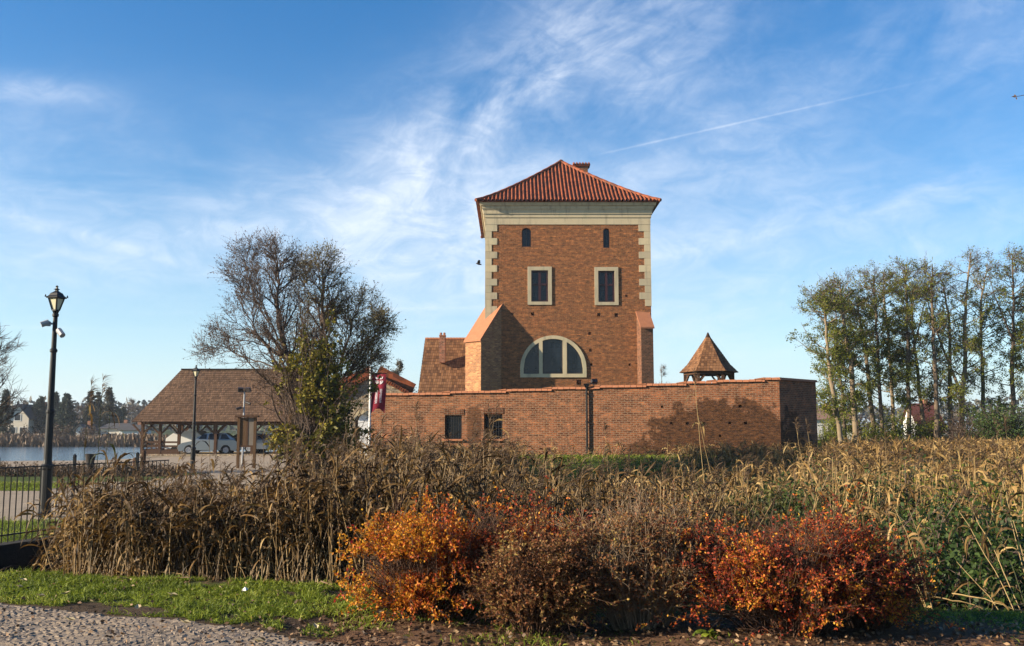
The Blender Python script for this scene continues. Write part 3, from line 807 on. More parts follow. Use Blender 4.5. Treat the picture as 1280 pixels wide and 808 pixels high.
def curtain_wall():
    root = thing('castle_wall', 'long brick curtain wall with stepped tile coping in front of the brick tower', 'wall', (WL + WR) / 2)
    L = (WR - WL).length
    steps = [(462, 491.0), (563, 488.4), (633, 486.0), (690, 483.6), (750, 481.4), (808, 479.4), (858, 476.6), (896, 474.6), (956, 472.0)]
    tops = []
    for i, (px, py) in enumerate(steps):
        s0 = on_wall(px, py)[0]; s1 = on_wall(steps[i + 1][0], py)[0] if i + 1 < len(steps) else L
        mid = (px + (steps[i + 1][0] if i + 1 < len(steps) else 975)) / 2
        tops.append((max(s0, 0), s1, on_wall(mid, py + 3.2)[1]))
    outer = [(0, -.8), (L, -.8)]
    for s0, s1, z in tops[::-1]: outer += [(s1, z), (s0, z)]
    wins = []
    for xa, xb, ya, yb in ((556, 577, 519.5, 549), (605, 628, 518, 549)):
        (s0, z1), (s1, z0) = on_wall(xa, ya), on_wall(xb, yb); wins.append(rect(s0, s1, z0, z1))
    put = []
    for px, py, w, h in ((827.5, 508.5, 2.8, 3), (859, 529.5, 3.5, 3), (879.5, 529.5, 4, 3.2), (912, 529, 3.5, 3), (932, 529, 4, 3.4), (925, 508, 4, 3.2), (846, 558, 3, 3), (839, 529, 3.4, 2.6), (900, 545, 2.6, 3)):
        s, z = on_wall(px, py); k = .5 * 40.5 / F; put.append(rect(s - w * k, s + w * k, z - h * k, z + h * k))
    T = .85; A = Acc(); into = -WN
    A.panel(outer, wins + put, WL, WD, (0, 0, 1), into, [.3] * 2 + [.16] * len(put), caps=range(2, 2 + len(put)))
    A.panel(outer, [], WL + into * T, WD, (0, 0, 1), into, 0)
    o3 = [WL + WD * a + Vector((0, 0, b)) for a, b in outer]; n = len(o3)
    A.add(np.vstack([o3, [p + into * T for p in o3]]), [[i, (i + 1) % n, n + (i + 1) % n, n + i] for i in range(n)])
    # return wall on the right, going back
    R2 = at(1021, 520, 41.6); R2.z = 0; zt = tops[-1][2]; rd = (Vector((R2.x, R2.y, 0)) - WR).normalized(); rn = Vector((rd.y, -rd.x, 0)); RL = (Vector((R2.x, R2.y, 0)) - WR).length
    o2 = rect(0, RL, -.8, zt)
    A.panel(o2, [], WR, rd, (0, 0, 1), -rn, 0)
    A.poly([WR + rd * RL + Vector((0, 0, -.8)), WR + rd * RL - rn * T + Vector((0, 0, -.8)), WR + rd * RL - rn * T + Vector((0, 0, zt)), WR + rd * RL + Vector((0, 0, zt))])
    A.panel(o2, [], WR - rn * T, rd, (0, 0, 1), -rn, 0)
    A.poly([WR + Vector((0, 0, zt)), WR + rd * RL + Vector((0, 0, zt)), WR + rd * RL - rn * T + Vector((0, 0, zt)), WR - rn * T + Vector((0, 0, zt))])
    A.build('masonry', MAT['wall_brick'], root)
    rng = random.Random(3)
    # tile coping, one length per step, with a sunlit ramp of tiles where it climbs
    for i, (s0, s1, z) in enumerate(tops):
        C = Acc(); e = .09; x = s0; last = i == len(tops) - 1
        while x < s1 - .02:
            x2 = min(x + .26, s1); dz = rng.uniform(-.008, .008); g = .008
            P = []
            for zz, ins in ((z + .003 + dz, 0), (z + .10 + dz, .06)):
                for a, off in ((x + g, e - ins), (x2 - g, e - ins), (x2 - g, -T - e + ins), (x + g, -T - e + ins)):
                    p = WL + WD * a + WN * off; P.append((p.x, p.y, zz))
            C.hexa(P); x = x2
        if not last:
            zn = tops[i + 1][2]; r = .42
            P = []
            for a, zz in ((s1 - r, z + .10), (s1 + .05, z + .10)):
                pass
            lo = [WL + WD * a + WN * off for a, off in ((s1 - r, e - .03), (s1 - .003, e - .03), (s1 - .003, -T), (s1 - r, -T))]
            P = [(p.x, p.y, z + .112) for p in lo] + [(lo[0].x, lo[0].y, z + .125), (lo[1].x, lo[1].y, zn + .115), (lo[2].x, lo[2].y, zn + .115), (lo[3].x, lo[3].y, z + .125)]
            C.hexa(P)
        C.build('coping', MAT['coping'], root)
    C = Acc(); x = -.05
    while x < RL:
        x2 = min(x + .26, RL + .06); P = []
        for zz, ins in ((zt + .005, 0), (zt + .105, .06)):
            for a, off in ((x + .008, .09 - ins), (x2 - .008, .09 - ins), (x2 - .008, -T - .09 + ins), (x + .008, -T - .09 + ins)):
                p = WR + rd * a + rn * off; P.append((p.x, p.y, zz))
        C.hexa(P); x = x2
    C.build('coping', MAT['coping'], root)
    for w in wins:                                              # iron bars and dark shutters in the two low windows
        xa, xb, za, zc = w[0][0], w[1][0], w[0][1], w[2][1]; G = Acc()
        for k in range(7):
            a = xa + (xb - xa) * (k + .5) / 7; p = WL + WD * a - WN * .1; G.rod((p.x, p.y, za), (p.x, p.y, zc), .014)
        for k in range(5):
            z = za + (zc - za) * (k + .5) / 5; p, q = WL + WD * xa - WN * .1, WL + WD * xb - WN * .1; G.bar((p.x, p.y, z), (q.x, q.y, z), .03, .012)
        g = G.build('window', MAT['grey'] if False else MAT['black'], root)
        B = Acc(); B.add([WL + WD * a - WN * .28 + Vector((0, 0, b)) for a, b in w], [[0, 1, 2, 3]]); B.build('pane', MAT['glass'], g)
        S = Acc(); p = WL + WD * ((xa + xb) / 2) + WN * .03
        S.box((p.x, p.y, za - .04), (xb - xa + .16, .22, .07), math.atan2(WD.y, WD.x)); S.build('sill', MAT['coping'], g)
        V = Acc(); k = xa - .05
        while k < xb + .05:
            p = WL + WD * (k + .035) + WN * .012; V.box((p.x, p.y, zc + .15), (.062, .03, .25), math.atan2(WD.y, WD.x)); k += .078
        V.build('lintel', MAT['dark_brick'], g)
    # drain pipe with a hopper
    s, z1 = on_wall(733.5, 484); z0 = .45; p = WL + WD * s + WN * .09
    D = Acc(); D.rod((p.x, p.y, z0), (p.x, p.y, z1), .045)
    for zz in (z0 + .5, z0 + 1.6, z1 - .3): D.rod((p.x, p.y, zz), (p.x, p.y, zz + .06), .065)
    D.hexa([(p.x - .07, p.y - .07, z1 - .02), (p.x + .07, p.y - .07, z1 - .02), (p.x + .07, p.y + .07, z1 - .02), (p.x - .07, p.y + .07, z1 - .02),
            (p.x - .13, p.y - .1, z1 + .14), (p.x + .13, p.y - .1, z1 + .14), (p.x + .13, p.y + .1, z1 + .14), (p.x - .13, p.y + .1, z1 + .14)])
    D.build('drain_pipe', MAT['black'], root)
    s, z1 = on_wall(741, 480); p = WL + WD * s - WN * .3                      # small floodlight on the wall top
    fl = thing('floodlight', 'small grey floodlight standing on the brick wall above the drain pipe', 'lamp', (p.x, p.y, z1 - .02))
    B = Acc(); B.bar((p.x - .16, p.y, z1 + .03), (p.x + .16, p.y, z1 + .03), .05); B.rod((p.x, p.y, z1 - .04), (p.x, p.y, z1 + .07), .03); B.build('bracket', MAT['black'], fl)
    B = Acc(); B.box((p.x + .02, p.y, z1 + .13), (.26, .16, .14), .4, -.4); h = B.build('lamp_head', MAT['dark_frame'], fl)
curtain_wall()


# ------------------------------------------------------------------ little hexagonal roof over the well
def gazebo():
    gy = 52.0; c = at(886, 466, gy); R = 36.3 * gy / F; ze = c.z; za = at(885, 419.5, gy).z
    root = thing('well_canopy', 'small hexagonal canopy with pointed shingle roof on timber posts behind the brick wall', 'canopy', (c.x, gy, .65))
    A = Acc(); rot = math.radians(-67); n = 13
    V = [(c.x + R * math.cos(rot + k * math.pi / 3), gy + R * math.sin(rot + k * math.pi / 3)) for k in range(6)]
    V2 = [(c.x + R * .72 * math.cos(rot + k * math.pi / 3), gy + R * .72 * math.sin(rot + k * math.pi / 3)) for k in range(6)]
    zm = ze + (za - ze) * .22; apx = [(c.x + .05 * math.cos(rot + k * math.pi / 3), gy + .05 * math.sin(rot + k * math.pi / 3), za) for k in range(6)]
    for k in range(6):
        j = (k + 1) % 6
        shingle_slope(A, (*V[k], ze), (*V[j], ze), (*V2[j], zm), (*V2[k], zm), 3, .022); shingle_slope(A, (*V2[k], zm), (*V2[j], zm), apx[j], apx[k], n, .022)
    A.add([(*v, ze - .01) for v in V], [list(range(6))[::-1]])
    rf = A.build('roof', MAT['shingle'], root)
    h = Acc(); h.lathe((c.x, gy, za - .12), [(.15, 0), (.09, .14), (.03, .28)], 8); h.build('finial', MAT['shingle'], rf)
    b = Acc()
    for k in range(6):
        p, q = V2[k], V2[(k + 1) % 6]; s = 1.15
        p = (c.x + (p[0] - c.x) * s, gy + (p[1] - gy) * s); q = (c.x + (q[0] - c.x) * s, gy + (q[1] - gy) * s)
        b.bar((*p, ze - .07), (*q, ze - .07), .13)
    b.build('eaves_beam', MAT['wood'], root)
    for k in range(6):
        p = (c.x + (V2[k][0] - c.x) * 1.12, gy + (V2[k][1] - gy) * 1.12); b = Acc(); b.bar((*p, .6), (*p, ze - .14), .15)
        for j in (-1, 1):
            q = V2[(k + j) % 6]; q = (c.x + (q[0] - c.x) * 1.12, gy + (q[1] - gy) * 1.12); f = .3
            b.bar((*p, ze - .62), (p[0] + (q[0] - p[0]) * f, p[1] + (q[1] - p[1]) * f, ze - .13), .09)
        b.build('post', MAT['wood'], root)
    w = Acc(); w.lathe((c.x, gy, .6), [(.75, 0), (.75, .85), (.62, .86), (.62, .3)], 20); w.build('well_ring', MAT['ruin_stone'], root)
gazebo()


# ------------------------------------------------------------------ ruined gatehouse with the banner in front
def gatehouse():
    gy = 46.5; root_p = at(455, 560, gy)
    root = thing('gatehouse', 'rubble stone gatehouse with arched opening and broken tiled gable left of the brick wall', 'gatehouse', (root_p.x, gy, .3))
    def P(px, py): q = at(px, py, gy); return (q.x, q.z)
    outer = [P(419, 585), P(497, 585), P(505, 490), P(486, 480), P(467, 468.5), P(419, 491)]
    hole = [P(444, 585), P(464, 585), P(464, 524), P(461.5, 519.5), P(456, 517), P(450, 517.5), P(446, 521), P(444, 526)]
    A = Acc(); A.panel(outer, [hole], (0, gy, 0), (1, 0, 0), (0, 0, 1), (0, 1, 0), .9)
    o3 = np.array([(a, gy, b) for a, b in outer]); n = len(o3); A.add(np.vstack([o3, o3 + np.array((0, .9, 0))]), [[i, (i + 1) % n, n + (i + 1) % n, n + i] for i in range(n)])
    A.panel(outer, [hole], (0, gy + .9, 0), (1, 0, 0), (0, 0, 1), (0, 1, 0), 0)
    A.build('wall', MAT['ruin_stone'], root)
    ar = Acc(); hl = hole[2:]; 
    for i in range(len(hl) - 1):
        (a, b), (c, d) = hl[i], hl[i + 1]; ar.bar((a, gy - .02, b + .06), (c, gy - .02, d + .06), .16, .2)
    ar.build('arch_stones', MAT['stone'], root)
    tl = Acc(); rng = random.Random(2)
    for (p, q) in ((P(416, 494), P(467, 470)), (P(467, 470), P(512, 493))):
        m = 16
        for k in range(m):
            a = (p[0] + (q[0] - p[0]) * k / m, p[1] + (q[1] - p[1]) * k / m + rng.uniform(-.02, .02)); 
            tl.tubes([[(a[0], gy - .22, a[1] + .05), (a[0], gy + 1.1, a[1] + .05)]], [[.1, .1]], 6, True)
        tl.bar((p[0], gy + .4, p[1] - .03), (q[0], gy + .4, q[1] - .03), .06, 1.2)
    tl.build('roof_tiles', MAT['tile'], root)
    ly = Acc(); q0, q1 = P(404, 513), P(446, 483)                        # lean-to verge on the left
    ly.bar((q0[0], gy - .6, q0[1]), (q1[0], gy - .6, q1[1]), .09, .5); ly.build('lean_to_rafter', MAT['wood'], root)
    h = thing('white_outbuilding', 'white plastered outbuilding glimpsed through the arch of the stone gatehouse', 'building', (at(457, 545, 55).x, 57, .4))
    w = Acc(); q = at(457, 545, 55); w.box((q.x, 57.5, 1.5), (2.6, 4, 2.4)); w.build('wall', MAT['white_plaster'], h)
    r = Acc(); r.prism([(q.x - 1.5, 2.7), (q.x + 1.5, 2.7), (q.x, 3.4)], (0, 55.2, 0), (1, 0, 0), (0, 0, 1), (0, 1, 0), 4.6); r.build('roof', MAT['red_roof'], h)
gatehouse()


def banner():
    by = 37.5; t0, b0 = at(463.2, 461, by), at(461.3, 575, by)
    zb = float(hz(t0.x, by))
    root = thing('banner_pole', 'slim white flagpole with a hanging burgundy banner at the left end of the brick wall', 'flag', (t0.x, by, zb))
    A = Acc(); A.rod((t0.x, by, zb), (t0.x, by, t0.z), .05, .035, 10); A.lathe((t0.x, by, t0.z), [(.03, 0), (.06, .05), (.0, .1)], 8); A.build('pole', MAT['white'], root)
    a, b = at(464.8, 467.5, by), at(481.8, 513, by); w, h = b.x - a.x, a.z - b.z
    B = Acc(); B.rod((t0.x, by, a.z + .02), (b.x + .03, by, a.z + .02), .02); B.build('cross_arm', MAT['black'], root)
    def pos(u, v, dy=0): return (a.x + w * u + .02 * math.sin(v * 5), by + .035 * math.sin(u * 5 + v * 3) + dy, a.z - h * v)
    fm, ft, fb = new_mat('banner_cloth', .8, .2); fco = ft.n('ShaderNodeTexCoord').outputs['Object']
    ft.set(fb.inputs['Base Color'], ft.mix(ft.noise(fco, 5, 3), (.20, .012, .030), (.30, .022, .045)))
    n, m = 10, 26; C = Acc(); V = []
    for j in range(m + 1):
        for i in range(n + 1):
            u = i / n; v = j / m; tail = 1 + .14 * (abs(u - .5) * 2 - .5) * 1.3 if j == m else 1
            V.append(pos(u, v + (tail - 1 if j == m else 0)))
    q = [[j * (n + 1) + i, j * (n + 1) + i + 1, (j + 1) * (n + 1) + i + 1, (j + 1) * (n + 1) + i] for j in range(m) for i in range(n)]
    C.add(V, q); cl = C.build('banner', fm, root, smooth=True)
    # emblem and the two columns of pale upright lettering
    wm_ = plain_mat('banner_print', (.62, .56, .60), .1, 4)
    E = Acc()
    def quad(pts): 
        for s in (-.012, ): E.add([pos(u, v, s) for u, v in pts], [list(range(len(pts)))])
    for sx in (-1, 1):
        c = .5
        quad([(c + sx * .05, .115), (c + sx * .30, .075), (c + sx * .26, .135), (c + sx * .14, .155), (c + sx * .05, .15)])
        quad([(c + sx * .045, .19), (c + sx * .29, .19), (c + sx * .27, .235), (c + sx * .17, .275), (c + sx * .045, .295)])
    E.build('emblem', wm_, cl); E = Acc()
    rng = random.Random(8)
    for u0, v0, v1 in ((.36, .42, .80), (.66, .42, .80)):
        v = v0; E = Acc()
        while v < v1:
            l = rng.uniform(.012, .022); wd = rng.uniform(.05, .085); 
            quad([(u0 - wd, v), (u0 + wd, v), (u0 + wd, v + l), (u0 - wd, v + l)])
            if rng.random() < .6: quad([(u0 - wd - .03, v + l), (u0 - wd + .03, v + l), (u0 - wd + .03, v + l + .012), (u0 - wd - .03, v + l + .012)])
            v += l + rng.uniform(.010, .014)
        E.build('lettering', wm_, cl)
banner()
# ------------------------------------------------------------------ things in the yard on the left
def street_lamp(px, base_y, top_y, Y, label, cams=()):
    b = at(px, base_y, Y); zb = float(hz(b.x, Y)); H = at(px, top_y, Y).z - zb; k = H / 4.55
    root = thing('street_lamp', label, 'street lamp', (b.x, Y, zb), 'lamps along the way to the castle')
    c = (b.x, Y, zb)
    A = Acc(); A.lathe(c, [(r * k, z * k) for r, z in ((.15, 0), (.15, .06), (.10, .10), (.105, .9), (.12, .93), (.12, .98), (.085, 1.02), (.075, 1.1), (.07, 2.0), (.08, 2.02), (.08, 2.06), (.062, 2.09),
               (.052, 3.2), (.07, 3.22), (.07, 3.26), (.048, 3.29), (.042, 3.91), (.06, 3.93), (.06, 3.98), (.03, 3.99))], 14)
    A.build('pole', MAT['black'], root, smooth=False)
    z0, z1 = 3.99, 4.29; k0 = k; S = .66
    def ring(r, z, rot=.5): r = r * S; return [(c[0] + r * k * math.cos(rot + i * math.pi / 2), Y + r * k * math.sin(rot + i * math.pi / 2), zb + z * k) for i in range(4)]
    lo, hi = ring(.10, z0 + .06), ring(.215, z1)
    A = Acc()
    for i in range(4): A.bar(lo[i], hi[i], .022 * k); A.bar(lo[i], lo[(i + 1) % 4], .024 * k); A.bar(hi[i], hi[(i + 1) % 4], .026 * k)
    A.lathe((c[0], Y, zb), [(.04 * k, (z0 - .02) * k), (.07 * k, (z0 + .04) * k)], 8)
    fr = A.build('lantern_frame', MAT['black'], root)
    G = Acc(); a, b_ = ring(.09, z0 + .07), ring(.20, z1 - .01)
    for i in range(4): G.add([a[i], a[(i + 1) % 4], b_[(i + 1) % 4], b_[i]], [[0, 1, 2, 3]])
    gm = bpy.data.materials.get('lamp_glass') or plain_mat('lamp_glass', (.72, .66, .44), .1, 6, .35, .4)
    G.build('glass', gm, fr)
    A = Acc(); prof = [(.285, z1 + .0), (.29, z1 + .02), (.22, z1 + .05), (.17, z1 + .10), (.08, z1 + .135), (.05, z1 + .15), (.05, z1 + .17), (.10, z1 + .18), (.04, z1 + .195), (.03, z1 + .225), (.045, z1 + .24), (.01, z1 + .26)]
    P = np.array([ring(r, z) if i < 5 else ring(r, z) for i, (r, z) in enumerate(prof)]).reshape(-1, 3)
    A.add(P, [[4 * i + j, 4 * i + (j + 1) % 4, 4 * i + 4 + (j + 1) % 4, 4 * i + 4 + j] for i in range(len(prof) - 1) for j in range(4)]); A.add(P[:4], [[3, 2, 1, 0]])
    for q in ring(.30, z1 + .03): A.lathe((q[0], q[1], q[2] - .01), [(.02 * k, 0), (.014 * k, .03 * k), (.004, .05 * k)], 6)
    A.build('lantern_roof', MAT['black'], root)
    for (sx, z) in cams:
        B = Acc(); B.rod((c[0], Y, zb + z), (c[0] + sx * .15, Y - .04, zb + z), .02); B.rod((c[0] + sx * .10, Y - .05, zb + z + .03), (c[0] + sx * .22, Y - .12, zb + z - .03 - .06 * (sx > 0)), .058)
        B.lathe((c[0] + sx * .12, Y - .04, zb + z - .05), [(.05, 0), (.055, .08), (.03, .1)], 8); B.build('camera', MAT['grey'], root)
street_lamp(56, 643, 357, 19.1, 'tall black street lamp with a four-sided lantern and two cameras behind the railing', ((-1, 3.80), (1, 3.64)))
street_lamp(240.5, 588, 456.5, 41.5, 'distant black street lamp standing in front of the long shingle roof of the shed')


def fence():
    def X(y): return float(x_wall(y)) + .02
    y0, y1 = 12.2, 17.9
    def XX(y): return -7.43 + .276 * (y - 13.95)
    h, b = 1.15, .12
    m = ((XX(y0) + XX(y1)) / 2, (y0 + y1) / 2, 0)
    root = thing('iron_railing', 'black iron railing of thin upright bars along the edge of the moat', 'fence', m)
    A = Acc(); n = int((y1 - y0) / .112)
    for k in range(n):
        y = y0 + (y1 - y0) * k / n; A.bar((XX(y), y, .05), (XX(y), y, h - .01), .013)
    A.build('grille', MAT['black'], root)
    for z in (h - .02, .16): 
        A = Acc(); A.bar((XX(y0), y0, z), (XX(y1), y1, z), .026, .018); A.build('rail', MAT['black'], root)
    y = y0 + .3
    while y < y1:
        A = Acc(); A.bar((XX(y) - .02, y, -.05), (XX(y) - .02, y, h + .10), .042); A.lathe((XX(y) - .02, y, h + .10), [(.032, 0), (.03, .03), (.002, .05)], 6); A.build('post', MAT['black'], root); y += 1.52
    wl = Acc(); wl.hexa([(XX(8.5) + .1, 8.5, -1.5), (XX(19) + .1, 19, -1.5), (XX(19) - .18, 19, -1.5), (XX(8.5) - .18, 8.5, -1.5),
                         (XX(8.5) + .1, 8.5, .035), (XX(19) + .1, 19, .035), (XX(19) - .18, 19, .035), (XX(8.5) - .18, 8.5, .035)])
    w = tag(wl.build('retaining_wall', plain_mat('shade_dark_concrete', (.035, .030, .024), .5, 2.5, .9, .2, .6, 14)), 'retaining wall of the moat below the iron railing, its shade put into the dark colour', 'wall')  # concrete coloured nearly black to carry the shade on this face
fence()


def shed():
    sy = 68.0; eL, eR = at(164.5, 527.5, sy), at(420, 527.5, sy); dep = 9.6; ry = sy + dep / 2
    rL, rR = at(227, 462.5, ry), at(399, 462.5, ry); ze = eL.z; zb = float(hz(eL.x + 4, sy + 1))
    root = thing('open_shed', 'long open timber shed with big brown hipped shingle roof beside the lake', 'shed', ((eL.x + eR.x) / 2, ry, zb))
    bl, br = (eL.x, sy + dep, ze), (eR.x, sy + dep, ze)
    A = Acc(); n = 24
    rl2, rr2 = (rL.x, ry + .02, rL.z), (rR.x, ry + .02, rR.z)
    shingle_slope(A, eL, eR, rR, rL, n, .035); shingle_slope(A, bl, eL, rL, rl2, n, .035); shingle_slope(A, eR, br, rr2, rR, n, .035); shingle_slope(A, br, bl, rl2, rr2, n, .035)
    A.add([(eL.x + .1, sy + .1, ze - .03), (eR.x - .1, sy + .1, ze - .03), (eR.x - .1, sy + dep - .1, ze - .03), (eL.x + .1, sy + dep - .1, ze - .03)], [[0, 1, 2, 3]])
    rf = A.build('roof', MAT['shed_shingle'], root)
    A = Acc(); A.bar((rL.x, ry, rL.z + .04), (rR.x, ry, rR.z + .04), .3, .09); A.build('ridge_board', MAT['shed_shingle'], rf)
    x0, x1, y0, y1 = eL.x + .55, eR.x - .6, sy + .7, sy + dep - .7
    B = Acc(); zt = ze + .05
    for y in (y0, y1): B.bar((x0 - .1, y, zt - .12), (x1 + .1, y, zt - .12), .18, .22)
    for x in np.linspace(x0, x1, 7): B.bar((x, y0, zt - .1), (x, y1, zt - .1), .16, .18)
    B.build('tie_beam', MAT['wood'], root)
    px = [x0, x0 + 1.25, x0 + 2.6, x0 + 5.2, x0 + 7.8, x0 + 10.4, x1]
    for y in (y0, y1):
        for x in px:
            P = Acc(); P.bar((x, y, zb - .2), (x, y, zt - .2), .19)
            for s in (-1, 1): P.bar((x + s * .02, y, zt - .95), (x + s * .72, y, zt - .22), .11)
            P.build('post', MAT['wood'], root)
    R = Acc()
    for (a, b) in (((x0, y0), (px[2], y0)), ((x0, y0), (x0, y1)), ((x0, y1), (px[3], y1))):
        for z in (.45, .72, 1.0): R.bar((*a, zb + z), (*b, zb + z), .05, .13)
        L = int(max(abs(b[0] - a[0]), abs(b[1] - a[1])) / .9)
        for k in range(1, L): R.bar((a[0] + (b[0] - a[0]) * k / L, a[1] + (b[1] - a[1]) * k / L, zb + .3), (a[0] + (b[0] - a[0]) * k / L, a[1] + (b[1] - a[1]) * k / L, zb + 1.02), .07)
    R.build('railing', MAT['wood'], root)
    S = Acc(); S.box(((x0 + x1) / 2, (y0 + y1) / 2, zb + .06), (x1 - x0 + .5, y1 - y0 + .5, .22)); S.build('floor_slab', MAT['ruin_stone'], root)
    S = Acc(); S.box(((x0 + px[2]) / 2, y0 - .02, zb + .30), (px[2] - x0, .12, .26)); S.build('sill_beam', MAT['wood'], root)
    # pale tarpaulin over something stored under the roof
    q = at(238, 542, 71.5); t_ = thing('covered_trailer', 'pale grey tarpaulin tent over a trailer under the shed roof', 'trailer', (q.x, 71.5, zb + .17))
    T = Acc(); T.prism([(-1.5, .0), (1.5, 0), (1.45, .9), (.7, 1.45), (-.7, 1.45), (-1.45, .9)], (q.x, 70.5, zb + .35), (1, 0, 0), (0, 0, 1), (0, 1, 0), 2.2); T.build('tarpaulin', MAT['white_plaster'], t_)
    for s in (-1, 1):
        W = Acc(); W.tubes([[(q.x + s * .8, 70.42, zb + .42), (q.x + s * .8, 70.62, zb + .42)]], [[.26, .26]], 14, True); W.build('wheel', MAT['black'], t_)
shed()


def car(x, y, zb, rz, paint, label, L=4.2, H=1.48):
    "front towards local -x; built in local space round the root"
    k = L / 4.2; hk = H / 1.48
    root = thing('parked_car', label, 'car', (x, y, zb), 'cars parked by the shed'); root.rotation_euler.z = rz
    loc = root.location.copy(); root.location = (0, 0, 0)
    def arch(cx, r=.36): return [(cx + r * math.cos(a), .30 + r * math.sin(a)) for a in np.linspace(math.pi, 0, 9)]
    top = [(.02, .42), (.05, .62), (.30, .78), (1.0, .92), (1.15, .96), (2.5, .99), (3.95, 1.00), (4.15, .90), (4.18, .45), (4.1, .24)]
    bot = [(.12, .22)] + arch(.82) + arch(3.38)
    prof = [(a * k - L / 2, b * hk) for a, b in (top + bot[::-1])]
    bd = Acc(); secs = [(-.84, .94), (-.78, 1.0), (.78, 1.0), (.84, .94)]
    n = len(prof); V = []
    for yy, s in secs: V += [(a * (.985 if s < 1 else 1), yy, .55 + (b - .55) * (s if b > .5 else 1)) for a, b in prof]
    bd.add(V, [[i + n * q, (i + 1) % n + n * q, (i + 1) % n + n * (q + 1), i + n * (q + 1)] for q in range(3) for i in range(n)])
    tri = [list(t) for t in tessellate_polygon([[Vector((a, b, 0)) for a, b in prof]])]
    bd.add(V[:n], tri); bd.add(V[-n:], tri)
    cab = [(1.05, .95, .74), (1.85, 1.42, .60), (2.5, 1.48, .60), (3.3, 1.45, .60), (4.02, 1.0, .72)]
    C = []
    for a, b, w in cab: C += [(a * k - L / 2, -w, b * hk), (a * k - L / 2, w, b * hk)]
    bd.add(C, [[2 * i, 2 * i + 1, 2 * i + 3, 2 * i + 2] for i in range(4)])
    for s in (0, 1): bd.add([C[2 * i + s] for i in range(5)], [[0, 1, 2, 3, 4]])
    body = bd.build('body', paint, root)
    for s in (-1, 1):
        for a0, a1, b0, b1 in ((1.42, 2.0, 1.05, 1.38), (2.1, 2.85, 1.03, 1.42), (2.95, 3.62, 1.05, 1.38)):
            w = Acc(); wa = lambda z: s * (.74 - (.14) * (z - .97) / .48 + .012)
            sk = .32 if a0 < 1.5 else .08; sk2 = -.35 if a1 > 3.5 else 0
            w.add([(a0 * k - L / 2, wa(b0), b0 * hk), (a1 * k - L / 2 - (sk2 * .0), wa(b0), b0 * hk), ((a1 + sk2 * .8) * k - L / 2, wa(b1), b1 * hk), ((a0 + sk) * k - L / 2, wa(b1), b1 * hk)], [[0, 1, 2, 3]])
            w.build('window', MAT['car_glass'], root)
        for cx in (.82, 3.38):
            t = Acc(); yy = s * .74; t.lathe((0, 0, 0), [(.2, -.1), (.30, -.1), (.325, -.07), (.325, .07), (.30, .1), (.2, .1)], 18)
            V2 = t.v; 
            for q in range(len(V2)): V2[q] = np.stack([V2[q][:, 0] + cx * k - L / 2, V2[q][:, 2] + yy, V2[q][:, 1] + .325], -1)
            ty = t.build('wheel', MAT['black'], root)
            r = Acc(); r.lathe((0, 0, 0), [(.21, 0), (.19, .03), (.06, .012), (.05, .03), (.0, .03)], 14); V2 = r.v
            for q in range(len(V2)): V2[q] = np.stack([V2[q][:, 0] + cx * k - L / 2, s * V2[q][:, 2] + yy + s * .1, V2[q][:, 1] + .325], -1)
            r.build('rim', MAT['grey'], ty)
        h = Acc(); h.hexa([(.03 * k - L / 2, s * .5, .58), (.32 * k - L / 2, s * .5, .58), (.32 * k - L / 2, s * .80, .60), (.12 * k - L / 2, s * .80, .60), (.06 * k - L / 2, s * .5, .70), (.42 * k - L / 2, s * .5, .79), (.42 * k - L / 2, s * .815, .77), (.16 * k - L / 2, s * .80, .68)])
        h.build('headlight', MAT['white'], root)
    ws = Acc(); ws.add([(1.12 * k - L / 2 - .01, -.64, 1.0 * hk + .012), (1.12 * k - L / 2 - .01, .64, 1.0 * hk + .012), (1.80 * k - L / 2 - .01, .54, 1.40 * hk + .012), (1.80 * k - L / 2 - .01, -.54, 1.40 * hk + .012)], [[0, 1, 2, 3]])
    ws.build('windscreen', MAT['car_glass'], root)
    root.location = loc
    return root


def paint(name, c):
    m, t, b = new_mat(name, .28, .5); co = t.n('ShaderNodeTexCoord').outputs['Object']
    t.set(b.inputs['Base Color'], t.mix(t.noise(co, 2, 3), tuple(k * .85 for k in c), c)); b.inputs['Metallic'].default_value = .5; b.inputs['Coat Weight'].default_value = .4
    return m
for px, Y, L, H, rz, c, lb in ((262, 69.6, 4.2, 1.55, .10, (.30, .33, .34), 'silver hatchback parked behind the distant street lamp, nose to the left'),
                               (338, 69.9, 4.3, 1.42, math.pi, (.20, .22, .25), 'pale silver saloon car partly hidden behind the wooden notice board'),
                               (303, 72.6, 4.2, 1.5, .0, (.035, .045, .05), 'dark car parked further back between the two silver cars')):
    q = at(px, 566, Y); car(q.x, Y, float(hz(q.x - 3, 70)) + .175, rz, paint('car_paint', c), lb, L, H)


